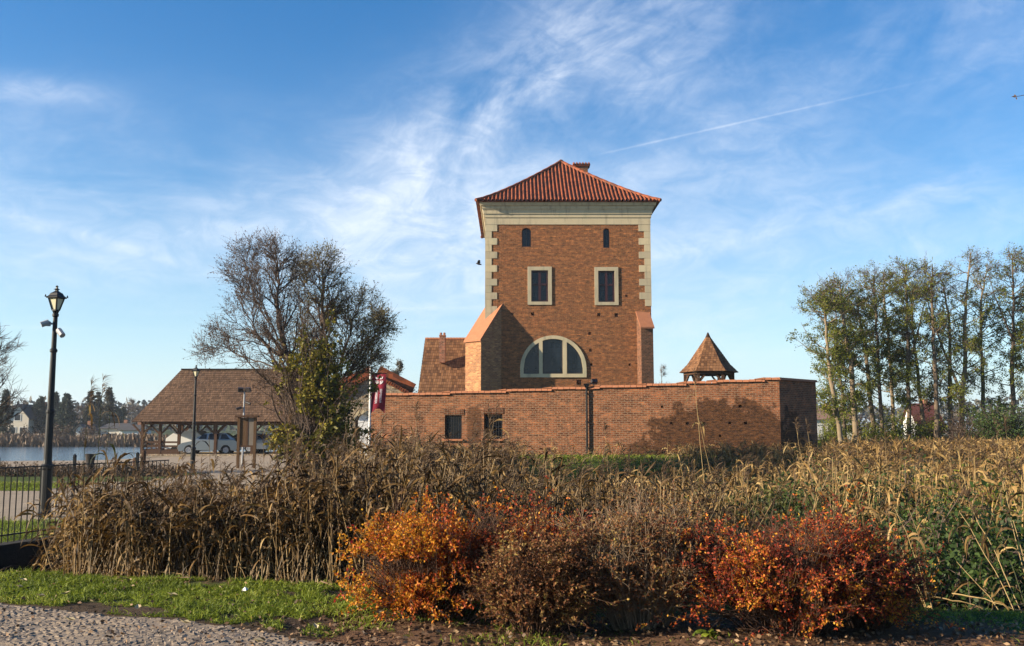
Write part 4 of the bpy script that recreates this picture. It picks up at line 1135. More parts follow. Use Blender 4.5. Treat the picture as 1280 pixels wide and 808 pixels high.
def notice_board():
    Y = 44.0; q = at(308, 560, Y); zb = float(hz(q.x, Y)); a, b = at(297.5, 521.5, Y), at(320, 558, Y)
    root = thing('notice_board', 'dark framed wooden notice board with two panels in front of the parked cars', 'notice board', (q.x, Y, zb))
    for x in (a.x + .06, b.x - .06):
        P = Acc(); P.bar((x, Y, zb - .1), (x, Y, a.z), .12); P.build('post', MAT['board'], root)
    P = Acc(); P.box(((a.x + b.x) / 2, Y, a.z + .03), (b.x - a.x + .16, .34, .09)); P.build('top_rail', MAT['wood'], root)
    m = (a.x + b.x) / 2 + .03
    for x0, x1, mt in ((a.x + .13, m - .04, MAT['board']), (m + .04, b.x - .13, plain_mat('weathered_panel', (.20, .165, .13), .4, 5))):
        P = Acc(); P.box(((x0 + x1) / 2, Y, (a.z + b.z) / 2), (x1 - x0, .05, a.z - b.z - .06)); P.build('panel', mt, root)
    P = Acc(); P.bar((m, Y, b.z), (m, Y, a.z), .07); P.bar((a.x + .1, Y - .003, b.z), (b.x - .1, Y - .003, b.z), .08); P.build('frame', MAT['wood'], root)
notice_board()


def floodlight_mast():
    Y = 47.0; q = at(303.5, 560, Y); zb = float(hz(q.x, Y)); zt = at(303.5, 489, Y).z
    root = thing('floodlight_mast', 'thin grey mast carrying floodlights and cameras against the shed roof', 'mast', (q.x, Y, zb))
    A = Acc(); A.rod((q.x, Y, zb), (q.x, Y, zt), .05, .04); A.bar((q.x - .24, Y, zt - .03), (q.x + .24, Y, zt - .03), .05); A.build('pole', MAT['grey'], root)
    for s in (-1, 1):
        A = Acc(); A.box((q.x + s * .17, Y - .06, zt + .06), (.27, .16, .2), s * -.3, .35); A.build('floodlight', MAT['dark_frame'], root)
    for s, z in ((1, zt - .62), (-1, zt - .86)):
        A = Acc(); A.rod((q.x, Y, z), (q.x + s * .12, Y - .05, z + .05), .02); A.rod((q.x + s * .10, Y - .04, z + .06), (q.x + s * .34, Y - .14, z - .02), .065); A.build('camera', MAT['dark_frame'], root)
floodlight_mast()


def small_yard_things():
    q = at(112.5, 582, 36.0); zb = float(hz(q.x, 36))
    r = thing('litter_bin', 'small dark tapered litter bin on a post by the lake shore', 'bin', (q.x, 36, zb))
    A = Acc(); A.lathe((q.x, 36, zb), [(.10, .28), (.19, .78), (.2, .82), (.17, .82), (.1, .4)], 14); A.build('basket', MAT['dark_frame'], r)
    A = Acc(); A.rod((q.x, 36, zb - .05), (q.x, 36, zb + .4), .04); A.build('post', MAT['dark_frame'], r)
    src = None
    for px, py, lb in ((180, 563, 'stout wooden bollard in front of the railing end of the shed'), (169, 572, 'low wooden stake on the gravel left of the stout bollard')):
        Y = 42.0; q = at(px, py, Y); zb = float(hz(q.x, Y)); h = q.z - zb
        A = Acc(); A.lathe((q.x, Y, zb - .05), [(.10, 0), (.10, h - .03), (.085, h + .02), (.03, h + .05)], 10); o = A.build('bollard', MAT['wood']); tag(o, lb, 'bollard', 'wooden bollards on the shore')
small_yard_things()


# ------------------------------------------------------------------ far houses
def house(name, label, cx, Y, w, d, zb, zw, zr, wall, roof, ridge='x', wins=()):
    root = thing(name, label, 'house', (cx, Y + d / 2, zb))
    A = Acc(); 
    if ridge == 'y':                                           # gable towards the viewer
        A.prism([(-w / 2, zb - .5), (w / 2, zb - .5), (w / 2, zw), (0, zr), (-w / 2, zw)], (cx, Y, 0), (1, 0, 0), (0, 0, 1), (0, 1, 0), d)
    else: A.prism([(0, zb - .5), (d, zb - .5), (d, zw), (d / 2, zr), (0, zw)], (cx - w / 2, Y, 0), (0, 1, 0), (0, 0, 1), (1, 0, 0), w)
    A.build('wall', wall, root); R = Acc(); o = .35; th = .14
    for s in (-1, 1):
        if ridge == 'y':
            e, p = (cx + s * (w / 2 + o), zw - o * (zr - zw) / (w / 2)), (cx, zr)
            R.hexa([(e[0], Y - o, e[1] + .02), (p[0], Y - o, p[1] + .02), (p[0], Y + d + o, p[1] + .02), (e[0], Y + d + o, e[1] + .02)] + [(e[0], Y - o, e[1] + th), (p[0], Y - o, p[1] + th), (p[0], Y + d + o, p[1] + th), (e[0], Y + d + o, e[1] + th)])
        else:
            e, p = (Y + d / 2 + s * (d / 2 + o), zw - o * (zr - zw) / (d / 2)), (Y + d / 2, zr); xa, xb = cx - w / 2 - o, cx + w / 2 + o
            R.hexa([(xa, e[0], e[1] + .02), (xb, e[0], e[1] + .02), (xb, p[0], p[1] + .02), (xa, p[0], p[1] + .02)] + [(xa, e[0], e[1] + th), (xb, e[0], e[1] + th), (xb, p[0], p[1] + th), (xa, p[0], p[1] + th)])
    rf = R.build('roof', roof, root)
    C = Acc(); C.box((cx + w * .2, Y + d * .55, zr - .1), (.6, .6, 1.6)); C.build('chimney', MAT['chimney_brick'], rf)
    for x0, x1, z0, z1 in wins:
        f = Acc(); fx = [cx + x0, cx + x1]; f.panel(rect(fx[0] - .1, fx[1] + .1, zb + z0 - .1, zb + z1 + .1), [rect(fx[0], fx[1], zb + z0, zb + z1)], (0, Y - .05, 0), (1, 0, 0), (0, 0, 1), (0, 1, 0), .06)
        wn = f.build('window', MAT['white'], root); g = Acc(); g.add([(fx[0], Y - .02, zb + z0), (fx[1], Y - .02, zb + z0), (fx[1], Y - .02, zb + z1), (fx[0], Y - .02, zb + z1)], [[0, 1, 2, 3]]); g.build('pane', MAT['car_glass'], wn)
    return root


def far_houses():
    def hs(name, label, pxl, pxr, yw, yr, Y, d, wall, roof, ridge, wins=()):
        a, b = at(pxl, yw, Y), at(pxr, yw, Y); zr = at(pxl, yr, Y).z; cx = (a.x + b.x) / 2
        return house(name, label, cx, Y, b.x - a.x, d, float(hz(cx, Y)), a.z, zr, wall, roof, ridge, wins)
    hs('gabled_house', 'pale house with a steep gable across the lake left of the dark spruces', 8, 36, 522, 506, 165, 14, MAT['plaster'], MAT['dark_roof'], 'y', ((-1.2, -.2, 1, 2.4), (.5, 1.5, 1, 2.4), (-.5, .5, 3.6, 4.6)))
    hs('lakeside_house', 'low dark roofed house with pale walls across the lake right of the tall spruces', 126, 152, 536, 530, 160, 8, MAT['plaster'], MAT['dark_roof'], 'x', ((-1.5, .2, .3, 1.4),))
    hs('garden_shed', 'small dark roofed hut with a white door beside the far lake shore', 149, 172, 538, 532, 158, 6, MAT['white_plaster'], MAT['dark_roof'], 'x', ((.2, 1.4, .2, 1.3),))
    hs('shore_cabin', 'tiny pale cabin at the water edge left of the lakeside house', 95, 106, 537, 531.5, 158, 5, MAT['white_plaster'], MAT['dark_roof'], 'y')
    hs('field_house', 'low brown roofed house beyond the meadow just right of the brick wall', 1012, 1066, 524, 511, 135, 9, MAT['plaster'], plain_mat('brown_roof', (.26, .15, .10), .3, 1.2), 'x', ((-2.4, -1.4, .8, 2), (0, 1, .8, 2), (2, 3, .8, 2)))
    hs('red_roofed_house', 'white house with dark red roof behind the alder trunks', 1146, 1176, 527, 505, 130, 4.5, MAT['white_plaster'], MAT['red_roof'], 'x', ((-1.6, -.4, .7, 2), (1, 2.2, .7, 2)))
    a = at(1023.5, 538, 90); zb = float(hz(a.x, 90)); A = Acc(); A.box((a.x, 90, zb + .8), (.45, .45, 1.7)); A.box((a.x, 90, zb + 1.7), (.55, .55, .1)); A.build  # white gate pillar
    o = A.build('gate_pillar', MAT['white']); tag(o, 'white gate pillar on the meadow beside the brick wall corner', 'pillar')
    a = at(1060, 540, 112); 
    f = thing('meadow_fence', 'low whitish fence across the far meadow behind the alders', 'fence', (at(1120, 548, 118).x, 118, .6)); R = Acc(); x0, x1 = at(1015, 548, 118).x, at(1275, 548, 118).x
    for z in (.45, .95): R.bar((x0, 118, .62 + z), (x1, 118, .62 + z), .05, .09)
    R.build('rail', MAT['plaster'], f); R = Acc()
    for x in np.arange(x0, x1, 2.4): 
        R = Acc(); R.bar((x, 118.05, .4), (x, 118.05, 1.75), .1); R.build('post', MAT['plaster'], f)
far_houses()
# ------------------------------------------------------------------ plant helpers (numpy)
def branches(rng, start, d, length, rad, K=5, wob=.18, up=.0, tip=.25):
    start, d = np.asarray(start, float).reshape(-1, 3), U(np.asarray(d, float).reshape(-1, 3)); N = len(start)
    length = np.broadcast_to(length, N); rad = np.broadcast_to(rad, N)
    P = np.empty((N, K + 1, 3)); P[:, 0] = start; cur = d
    for k in range(K):
        cur = U(cur + rng.normal(0, wob, (N, 3)) + np.array((0, 0, 1)) * np.broadcast_to(up, N)[:, None])
        P[:, k + 1] = P[:, k] + cur * (length / K)[:, None]
    R = rad[:, None] * np.linspace(1, tip, K + 1)[None]
    return P, R


def children(rng, P, R, m, t0=.2, ang=(.5, 1.0), bias=1.0):
    "m starting points along each polyline: position, direction, parent fraction, radius"
    N, K1, _ = P.shape; t = t0 + (1 - t0) * rng.random((N, m)) ** bias * .98
    f = t * (K1 - 1); i = np.minimum(f.astype(int), K1 - 2); w = (f - i)[..., None]; n = np.arange(N)[:, None]
    pos = P[n, i] * (1 - w) + P[n, i + 1] * w; tan = U(P[n, i + 1] - P[n, i]); r = R[n, i] * (1 - w[..., 0]) + R[n, i + 1] * w[..., 0]
    rnd = rng.normal(0, 1, tan.shape); perp = U(rnd - (rnd * tan).sum(-1, keepdims=True) * tan)
    a = rng.uniform(*ang, (N, m))[..., None]; d = tan * np.cos(a) + perp * np.sin(a)
    return pos.reshape(-1, 3), d.reshape(-1, 3), t.ravel(), r.ravel()


def leaf_quads(A, rng, pos, length, width, d=None, droop=0.0, spread=1.0):
    "one diamond-shaped leaf per position, random facing"
    pos = np.asarray(pos, float); n = len(pos)
    rd = U(rng.normal(0, 1, (n, 3)))
    d = rd if d is None else U(d + rd * spread)
    d = U(d + np.array((0, 0, -1.)) * droop)
    s = U(np.cross(d, U(rng.normal(0, 1, (n, 3)))))
    L = length * rng.uniform(.6, 1.25, n)[:, None]; W = width * rng.uniform(.6, 1.25, n)[:, None]
    V = np.stack([pos, pos + d * L * .45 + s * W / 2, pos + d * L, pos + d * L * .5 - s * W / 2], 1)
    A.add(V.reshape(-1, 3), np.arange(4 * n).reshape(-1, 4))


def ribbons(A, rng, base, d, length, width, K=4, droop=.5, twist=.5):
    "long bending leaf blades, K quads each"
    base = np.asarray(base, float); n = len(base); length = np.broadcast_to(length, n); width = np.broadcast_to(width, n); droop = np.broadcast_to(droop, n)
    d = U(d); s = U(np.cross(d, np.array((0, 0, 1.)) + rng.normal(0, .35, (n, 3))))
    P = base.copy(); V = []; seg = (length / K)[:, None]
    for k in range(K + 1):
        t = k / K; w = width[:, None] * (.35 + 1.6 * t * (1 - t) * 1.6) * .5 if k < K else width[:, None] * .04
        V += [P - s * w, P + s * w]
        d = U(d + np.array((0, 0, -1.)) * (droop * (.6 + t))[:, None] + rng.normal(0, .06, (n, 3)))
        s = U(s + np.cross(d, s) * (rng.normal(0, twist, n))[:, None]); s = U(s - (s * d).sum(-1, keepdims=True) * d)
        P = P + d * seg
    V = np.stack(V, 1); i = np.arange(n)[:, None] * 2 * (K + 1)
    A.add(V.reshape(-1, 3), np.concatenate([np.concatenate([i + 2 * k, i + 2 * k + 1, i + 2 * k + 3, i + 2 * k + 2], 1) for k in range(K)]))


LM = {}
LM['alder_leaf'] = leaf_mat('alder_leaf', [(0, (.05, .066, .010)), (.4, (.13, .165, .018)), (.75, (.25, .26, .028)), (1, (.36, .30, .04))], trans=.45)
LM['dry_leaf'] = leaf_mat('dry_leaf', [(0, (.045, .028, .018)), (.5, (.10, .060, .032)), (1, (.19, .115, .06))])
LM['willow_leaf'] = leaf_mat('willow_leaf', [(0, (.06, .048, .014)), (.5, (.17, .135, .032)), (1, (.30, .24, .06))])
LM['ivy_leaf'] = leaf_mat('yellowing_leaf', [(0, (.045, .045, .008)), (.4, (.15, .135, .014)), (.8, (.30, .24, .022)), (1, (.40, .25, .03))])
LM['needle'] = leaf_mat('spruce_needle', [(0, (.020, .034, .022)), (.6, (.042, .064, .036)), (1, (.08, .095, .05))], trans=.1)
LM['olive_needle'] = leaf_mat('olive_needle', [(0, (.045, .040, .022)), (.6, (.09, .085, .045)), (1, (.15, .125, .07))], trans=.1)
LM['bush_green'] = leaf_mat('bush_green', [(0, (.018, .032, .009)), (.6, (.050, .088, .018)), (1, (.12, .17, .03))])
LM['grey_leaf'] = leaf_mat('grey_green_leaf', [(0, (.06, .062, .045)), (.6, (.13, .13, .09)), (1, (.22, .20, .15))])


# ------------------------------------------------------------------ the big tree left of the castle
def big_tree(rng, name, label, base, leaders, nb, blen, leafn, leafm, leafsize, ivy=0, spread_low=1.0):
    Y = base[1]; root = thing(name, label, 'tree', tuple(base))
    T, Tw, Lf, Iv = Acc(), Acc(), Acc(), Acc()
    anchors = []
    for (pts, r0, nbr, bl) in leaders:
        # leader polyline from photographed points, refined
        Pp = np.array(pts); K = 14; tt = np.linspace(0, len(Pp) - 1, K + 1); ii = np.minimum(tt.astype(int), len(Pp) - 2); w = (tt - ii)[:, None]
        P = Pp[ii] * (1 - w) + Pp[ii + 1] * w; P[1:-1] += rng.normal(0, .05, (K - 1, 3)); R = r0 * np.linspace(1, .10, K + 1)
        T.tubes([P], [R], 8, True)
        main = nbr >= 30; pos, d, t, r = children(rng, P[None], R[None], nbr if main else int(nbr * .75), .12, (.6, 1.0) if main else (.3, .8), .9 if main else .75)
        L = .84 * bl * (1 - t) ** .7 * rng.uniform(.6, 1.2, len(t)) + (.35 if main else .55)
        P1, R1 = branches(rng, pos, d, L, np.minimum(r * .5, .038) + .005, 7, .10, .08); T.tubes(P1, R1, 5)
        pos, d, t, r = children(rng, P1, R1, 8, .12, (.4, .95)); par = np.repeat(L, 8)
        P2, R2 = branches(rng, pos, d, par * .45 * (1.15 - t) * rng.uniform(.6, 1.2, len(t)) + .18, np.minimum(r * .6, .010) + .0028, 5, .13, .07); Tw.tubes(P2, R2, 4)
        pos, d, t, r = children(rng, P2, R2, 6, .1, (.35, .95))
        P3, R3 = branches(rng, pos, d, rng.uniform(.18, .62, len(pos)), .0034, 4, .16, .06, .5); Tw.tubes(P3, R3, 3)
        pos, d, t, r = children(rng, P3, R3, leafn, .2, (.5, 1.2)); anchors.append((pos, d))
    for pos, d in anchors: leaf_quads(Lf, rng, pos, leafsize, leafsize * .62, d, .4)
    tr = T.build('trunk', MAT['twig'], root, smooth=True); Tw.build('twigs', MAT['twig'], root); Lf.build('crown', leafm, root)
    return root


def left_trees():
    rng = np.random.default_rng(11); Y = 30.0
    def p(px, py, dy=0.0): return tuple(at(px, py, Y + dy))
    b = at(372, 575, Y); b.z = float(hz(b.x, Y)) - .1
    mid = p(366, 470)
    big_tree(rng, 'alder_tree', 'tall nearly bare alder with purplish twigs, tallest of the trees between shed and castle', b,
             [((tuple(b), p(368, 500), p(356, 430), p(348, 360), p(344, 312)), .12, 56, 2.3),
              ((p(366, 490), p(338, 440, -.5), p(312, 395, -.8), p(290, 350, -1)), .042, 26, 1.5),
              ((p(364, 480), p(330, 452, .8), p(290, 440, 1.2), p(268, 436, 1.5)), .034, 22, 1.0),
              ((p(360, 440), p(330, 395, .4), p(312, 352, .8), p(308, 328, .9)), .034, 22, 1.3)], 0, 0, 3, LM['dry_leaf'], .050)
    Y = 31.5; b2 = at(398, 577, Y); b2.z = float(hz(b2.x, Y)) - .1
    big_tree(rng, 'willow_tree', 'wide spreading willow behind the alder, its dull crown reaching over the gatehouse', b2,
             [((tuple(b2), p(400, 500), p(402, 420), p(404, 360), p(403, 326)), .11, 46, 1.9),
              ((p(400, 520), p(428, 450, .5), p(440, 405, .8), p(446, 384, 1)), .055, 24, 1.7),
              ((p(402, 500), p(440, 460, -.4), p(456, 432, -.7), p(470, 410, -.9)), .05, 30, 1.2),
              ((p(400, 510), p(430, 480, .6), p(448, 462, .8), p(466, 448, 1)), .04, 26, 1.0),
              ((p(398, 470), p(380, 430, .8), p(376, 380, 1), p(384, 340, 1)), .045, 28, 1.3)], 0, 0, 3, LM['willow_leaf'], .060)
    # yellow-green climbing shrub round both trunks
    Y = 29.3; b3 = at(388, 578, Y); b3.z = float(hz(b3.x, Y)) - .05
    root = thing('yellowing_shrub', 'yellow green leafy shrub climbing between the trunks of alder and willow', 'shrub', tuple(b3))
    S, Lf = Acc(), Acc(); n = 170
    tx_ = np.clip(rng.normal(396, 31, n), 348, 460); ty_ = 375 + 185 * rng.random(n) ** .7; tx_ = 388 + (tx_ - 388) * np.clip((ty_ - 340) / 130, .45, 1.15)
    tips = np.array([at(a, c, Y + e) for a, c, e in zip(tx_, ty_, rng.normal(0, .6, n))]); st = np.array(b3)[None] + rng.normal(0, .25, (n, 3)) * np.array((1, 1, 0))
    t = np.linspace(0, 1, 9)[None, :, None]; P = st[:, None] * (1 - t) + tips[:, None] * t; P += rng.normal(0, .07, P.shape) * (t > 0) + np.array((0, 0, .35)) * np.sin(t * np.pi) * .5
    S.tubes(P, np.linspace(.022, .005, 9)[None].repeat(n, 0), 4)
    pos, d, tt, r = children(rng, P, np.ones(P.shape[:2]), 14, .12, (.5, 1.2), .8); P2, R2 = branches(rng, pos, d, rng.uniform(.15, .5, len(pos)), .005, 3, .2, .1, .5); S.tubes(P2, R2, 3)
    pos, d, tt, r = children(rng, P2, R2, 9, .1, (.4, 1.3)); keep = vnoise(pos[:, 0] * 1.5, pos[:, 2] * 1.5, 7) > .26
    leaf_quads(Lf, rng, pos[keep], .12, .08, d[keep], .3)
    S.build('stems', MAT['twig'], root); Lf.build('leaves', LM['ivy_leaf'], root)
left_trees()


# ------------------------------------------------------------------ row of alders on the right
def grove():
    rng = np.random.default_rng(21); Y0 = 60.0
    rows = [  # photographed points base -> top, depth offset, dark or pale foot, leafiness, label
        ([(1053, 556), (1038, 470), (1031, 400), (1029, 364)], -2.0, 1, 1.5, 'alder with a forked leaning trunk, first of the grove beside the brick wall corner'),
        ([(1057, 556), (1053, 500), (1047, 440), (1043, 372)], .5, 0, 1.2, 'slim dark alder right behind the leaning forked alder at the wall corner'),
        ([(1071, 556), (1062, 440), (1051, 385), (1050, 352)], -1.0, 1, 1.2, 'alder with a broad pale foot, second pale trunk from the brick wall'),
        ([(1093, 552), (1083, 440), (1074, 395), (1072, 372)], 1.5, 1, 1.1, 'short curved alder with a light flecked trunk left of the dark straight pair'),
        ([(1103, 552), (1099, 470), (1095, 385), (1093, 344)], .0, 0, 1.1, 'dark straight alder just left of the low round green bush'),
        ([(1119, 545), (1113, 460), (1105, 375), (1104, 348)], 3.0, 1, 1.2, 'pale alder rising from behind the low round green bush'),
        ([(1137, 553), (1135, 450), (1133, 365), (1132, 330)], -.5, 0, 1.1, 'dark upright alder left of the red roof with the yellowest leaves'),
        ([(1157, 552), (1146, 460), (1139, 385), (1138, 366)], 1.0, 1, .9, 'alder whose pale lower trunk leans left across the white house'),
        ([(1172, 553), (1168, 450), (1165, 380), (1165, 330)], -1.5, 0, .8, 'thick dark alder with a pale foot right of the white house'),
        ([(1189, 555), (1187, 480), (1187, 400), (1178, 352)], .5, 1, .7, 'pale forked alder bending left near its thin bare top'),
        ([(1199, 556), (1205, 470), (1207, 380), (1213, 316)], -1.0, 1, .7, 'tallest alder with a pale trunk leaning right to a bare twiggy top'),
        ([(1231, 557), (1227, 460), (1226, 380), (1234, 330)], .8, 1, .9, 'slender grey alder left of the dark evergreen bushes'),
        ([(1267, 545), (1265, 450), (1267, 380), (1266, 320)], -.6, 0, 1.3, 'leafy alder rising out of the dark evergreen bushes'),
        ([(1292, 550), (1291, 450), (1288, 380), (1287, 318)], .4, 0, 1.2, 'alder cut by the right edge of the photo, last of the grove')]
    for pts, dy, pale, leafy, label in rows:
        Y = Y0 + dy * 1.2
        b = at(*pts[0], Y); b.z = float(hz(b.x, Y)) - .1
        root = thing('alder_tree', label, 'tree', tuple(b), 'alders in the grove right of the castle')
        Pp = np.array([tuple(b)] + [tuple(at(px, py, Y)) for px, py in pts[1:]]); K = 16
        tt = np.linspace(0, len(Pp) - 1, K + 1); ii = np.minimum(tt.astype(int), len(Pp) - 2); w = (tt - ii)[:, None]
        P = Pp[ii] * (1 - w) + Pp[ii + 1] * w; P[1:-1] += rng.normal(0, .03, (K - 1, 3)); R = np.linspace(.17 if pale else .15, .03, K + 1) * rng.uniform(.85, 1.2)
        T, Tw, Lf = Acc(), Acc(), Acc(); T.tubes([P], [R], 8, True)
        if rng.random() < .25:
            k = rng.integers(4, 8); Pf, Rf = branches(rng, P[k], np.array((rng.choice((-1, 1)) * .35, rng.normal(0, .2), 1)), (P[-1, 2] - P[k, 2]) * .8, R[k] * .7, 10, .05, .05, .25); T.tubes(Pf, Rf, 6)
            P_all = np.concatenate([P[None, ::1][:, :11], Pf[:, :11]]) if False else P[None]
        nb = 54
        pos, d, t, r = children(rng, P[None], R[None], nb, .13, (.8, 1.45), .9)
        prof = np.interp(t, [.1, .25, .5, .75, .9, 1], [1.0, 2.0, 2.3, 1.9, 1.3, .6])
        L = prof * rng.uniform(.55, 1.15, nb)
        P1, R1 = branches(rng, pos, d * np.array((1, 1, .8)), L, np.minimum(r * .4, .03) + .006, 6, .13, .06); T.tubes(P1, R1, 4)
        pos, d, t2, r = children(rng, P1, R1, 7, .2, (.45, 1.0)); tp = np.repeat(t, 7)
        P2, R2 = branches(rng, pos, d, rng.uniform(.25, .75, len(pos)), .0085, 4, .18, .05, .4); Tw.tubes(P2, R2, 3)
        pos, d, t3, r = children(rng, P2, R2, 5, .1, (.4, 1.1)); tp = np.repeat(tp, 5)
        P3, R3 = branches(rng, pos, d, rng.uniform(.15, .4, len(pos)), .006, 2, .2, .05, .5); Tw.tubes(P3, R3, 3)
        # leaves stay on the lower and middle boughs; the top is nearly bare
        pos, d, t4, r = children(rng, P3, R3, 8, .0, (.4, 1.3)); tp = np.repeat(tp, 8); pos = pos + rng.normal(0, .07, pos.shape)
        keep = rng.random(len(pos)) < np.interp(tp, [.12, .3, .5, .7, .82, 1], [.9, .95, .8, .45, .16, .06]) * leafy * .80
        keep &= vnoise(pos[:, 0] * 1.1 + pos[:, 1], pos[:, 2] * 1.3, 17) > .22
        leaf_quads(Lf, rng, pos[keep], .105, .08, d[keep], .3)
        T.build('trunk', MAT['pale_bark'] if pale else MAT['bark'], root, smooth=True); Tw.build('twigs', MAT['twig'], root); Lf.build('crown', LM['alder_leaf'], root)
grove()


def bush(rng, name, label, c, size, n, leaf, leafm, stems=14, cat='bush', stem_mat=None, gap=.3, group=None):
    "leafy bush: stems fanning from the base, leaves on clumpy shoots"
    root = thing(name, label, cat, (c[0], c[1], c[2]), group)
    S, Lf = Acc(), Acc()
    d = np.stack([rng.normal(0, 1, stems), rng.normal(0, 1, stems), rng.uniform(.6, 2.2, stems)], -1); d = U(d)
    k = 1 / np.sqrt((d[:, 0] / size[0]) ** 2 + (d[:, 1] / size[1]) ** 2 + (d[:, 2] / size[2]) ** 2)
    P, R = branches(rng, np.array([c] * stems) + rng.normal(0, .12, (stems, 3)) * np.array((size[0], size[1], 0)), d, k * rng.uniform(.75, 1.05, stems), .02 * size[2] ** .5, 6, .1, .0); S.tubes(P, R, 4)
    pos, d, t, r = children(rng, P, R, 12, .15, (.4, 1.2), .7); P2, R2 = branches(rng, pos, d, rng.uniform(.15, .38, len(pos)) * size[2], .006 * size[2] ** .5, 4, .2, .03, .4); S.tubes(P2, R2, 3)
    m = max(1, int(n / len(P2))); pos, d, t, r = children(rng, P2, R2, m, .0, (.3, 1.4)); pos = pos + rng.normal(0, .06, pos.shape) * size[2]
    keep = vnoise(pos[:, 0] * 3 / size[2] + pos[:, 1], pos[:, 2] * 3 / size[2], 31) > gap; pos, d = pos[keep], d[keep]
    leaf_quads(Lf, rng, pos, leaf, leaf * .62, d, .2); S.build('stems', stem_mat or MAT['twig'], root); Lf.build('leaves', leafm, root)
    return root


def right_bushes():
    rng = np.random.default_rng(33)
    def g(px, Y): x = (px - 640) / F * Y; return (x, Y, float(hz(x, Y)) - .05)
    bush(rng, 'evergreen_bush', 'dark evergreen bush at the foot of the grove by the right edge', g(1266, 56), (2.3, 1.8, 3.0), 9000, .13, LM['bush_green'], 26)
    bush(rng, 'evergreen_bush', 'dark evergreen bush between the slender grey alder and the leafy one', g(1236, 57.5), (1.7, 1.5, 2.4), 6000, .13, LM['bush_green'], 20)
    bush(rng, 'green_bush', 'low round yellow green bush growing in the middle of the grove', g(1119, 58), (1.3, 1.2, 2.1), 4200, .12, LM['alder_leaf'], 18)
    bush(rng, 'green_bush', 'leafy green bush under the curved alder left in the grove', g(1086, 61), (1.5, 1.2, 2.6), 4600, .12, LM['alder_leaf'], 18, gap=.42)
    bush(rng, 'bare_bush', 'tangled brown bush without leaves right of the white house', g(1208, 58), (2.0, 1.4, 2.7), 3500, .08, LM['dry_leaf'], 60)
    bush(rng, 'green_bush', 'loose olive bush hiding the white house between the alder trunks', g(1150, 59), (1.5, 1.0, 2.3), 5200, .12, LM['alder_leaf'], 20)
    bush(rng, 'green_bush', 'small olive bush before the brown roofed house beside the wall', g(1038, 59), (1.3, 1.0, 2.0), 3600, .12, LM['alder_leaf'], 18)
    bush(rng, 'purple_bush', 'purplish bare bush beneath the red roof', g(1156, 62), (2.6, 1.4, 2.3), 7000, .08, LM['dry_leaf'], 40)
    # bushes at the moat among the golden reeds
    bush(rng, 'green_bush', 'dark green bush standing among the golden reeds below the wall corner', g(1012, 20), (1.1, .8, 2.45), 9000, .075, LM['bush_green'], 18)
    bush(rng, 'green_bush', 'mid green bush among the reeds below the pale alder trunks', g(1120, 19), (1.4, .9, 2.5), 12000, .075, LM['bush_green'], 18, gap=.4)
    bush(rng, 'green_bush', 'olive bush rising from the reeds at the right edge of the moat', g(1205, 17.5), (1.4, .9, 2.55), 12000, .075, LM['alder_leaf'], 20, gap=.4)
    for px, Y, h, n, lb in ((1085, 13.0, 2.1, 9000, 'dark leafy bush in the moat just behind the red barberry'), (1165, 13.8, 2.15, 10000, 'broad green bush in the moat behind the bent golden stalks'), (1262, 13.4, 2.0, 9000, 'green bush behind the long leaning reeds at the right edge')):
        bush(rng, 'green_bush', lb, g(px, Y), (.95, .6, h), n, .075, LM['bush_green'], 26, gap=.3)
    bush(rng, 'green_bush', 'low green bush in the moat under the drain pipe', g(766, 24), (.8, .7, 1.45), 3400, .07, LM['bush_green'], 14)
right_bushes()


# ------------------------------------------------------------------ conifers and bare trees across the lake
def spruce(rng, label, px, ytop, Y, half_px, mat, dens=1.0, name='spruce_tree', zbase=None):
    x = (px - 640) / F * Y; zb = float(hz(x, Y)) - .1; zt = at(px, ytop, Y).z; H = zt - zb; w = half_px * 1.9 * Y / F
    root = thing(name, label, 'tree', (x, Y, zb)); T, Lf = Acc(), Acc(); T.rod((x, Y, zb), (x, Y, zt), H * .018, .02)
    n = int(150 * dens); t = 1 - rng.random(n) ** .75 * .93; az = rng.uniform(0, 2 * np.pi, n); L = w * (1 - t) ** 1.0 * rng.uniform(.7, 1.15, n) + .15
    st = np.stack([np.full(n, x), np.full(n, Y), zb + H * t], -1); d = np.stack([np.cos(az), np.sin(az), np.full(n, -.18) + .5 * t], -1)
    P, R = branches(rng, st, d, L, .04, 5, .05, .03); T.tubes(P, R, 3)
    pos, d, tt, r = children(rng, P, R, 44, .05, (.4, 1.1)); leaf_quads(Lf, rng, pos + rng.normal(0, .08, pos.shape), H * .055, H * .022, d, .35)
    T.build('trunk', MAT['bark'], root); Lf.build('crown', mat, root); return root


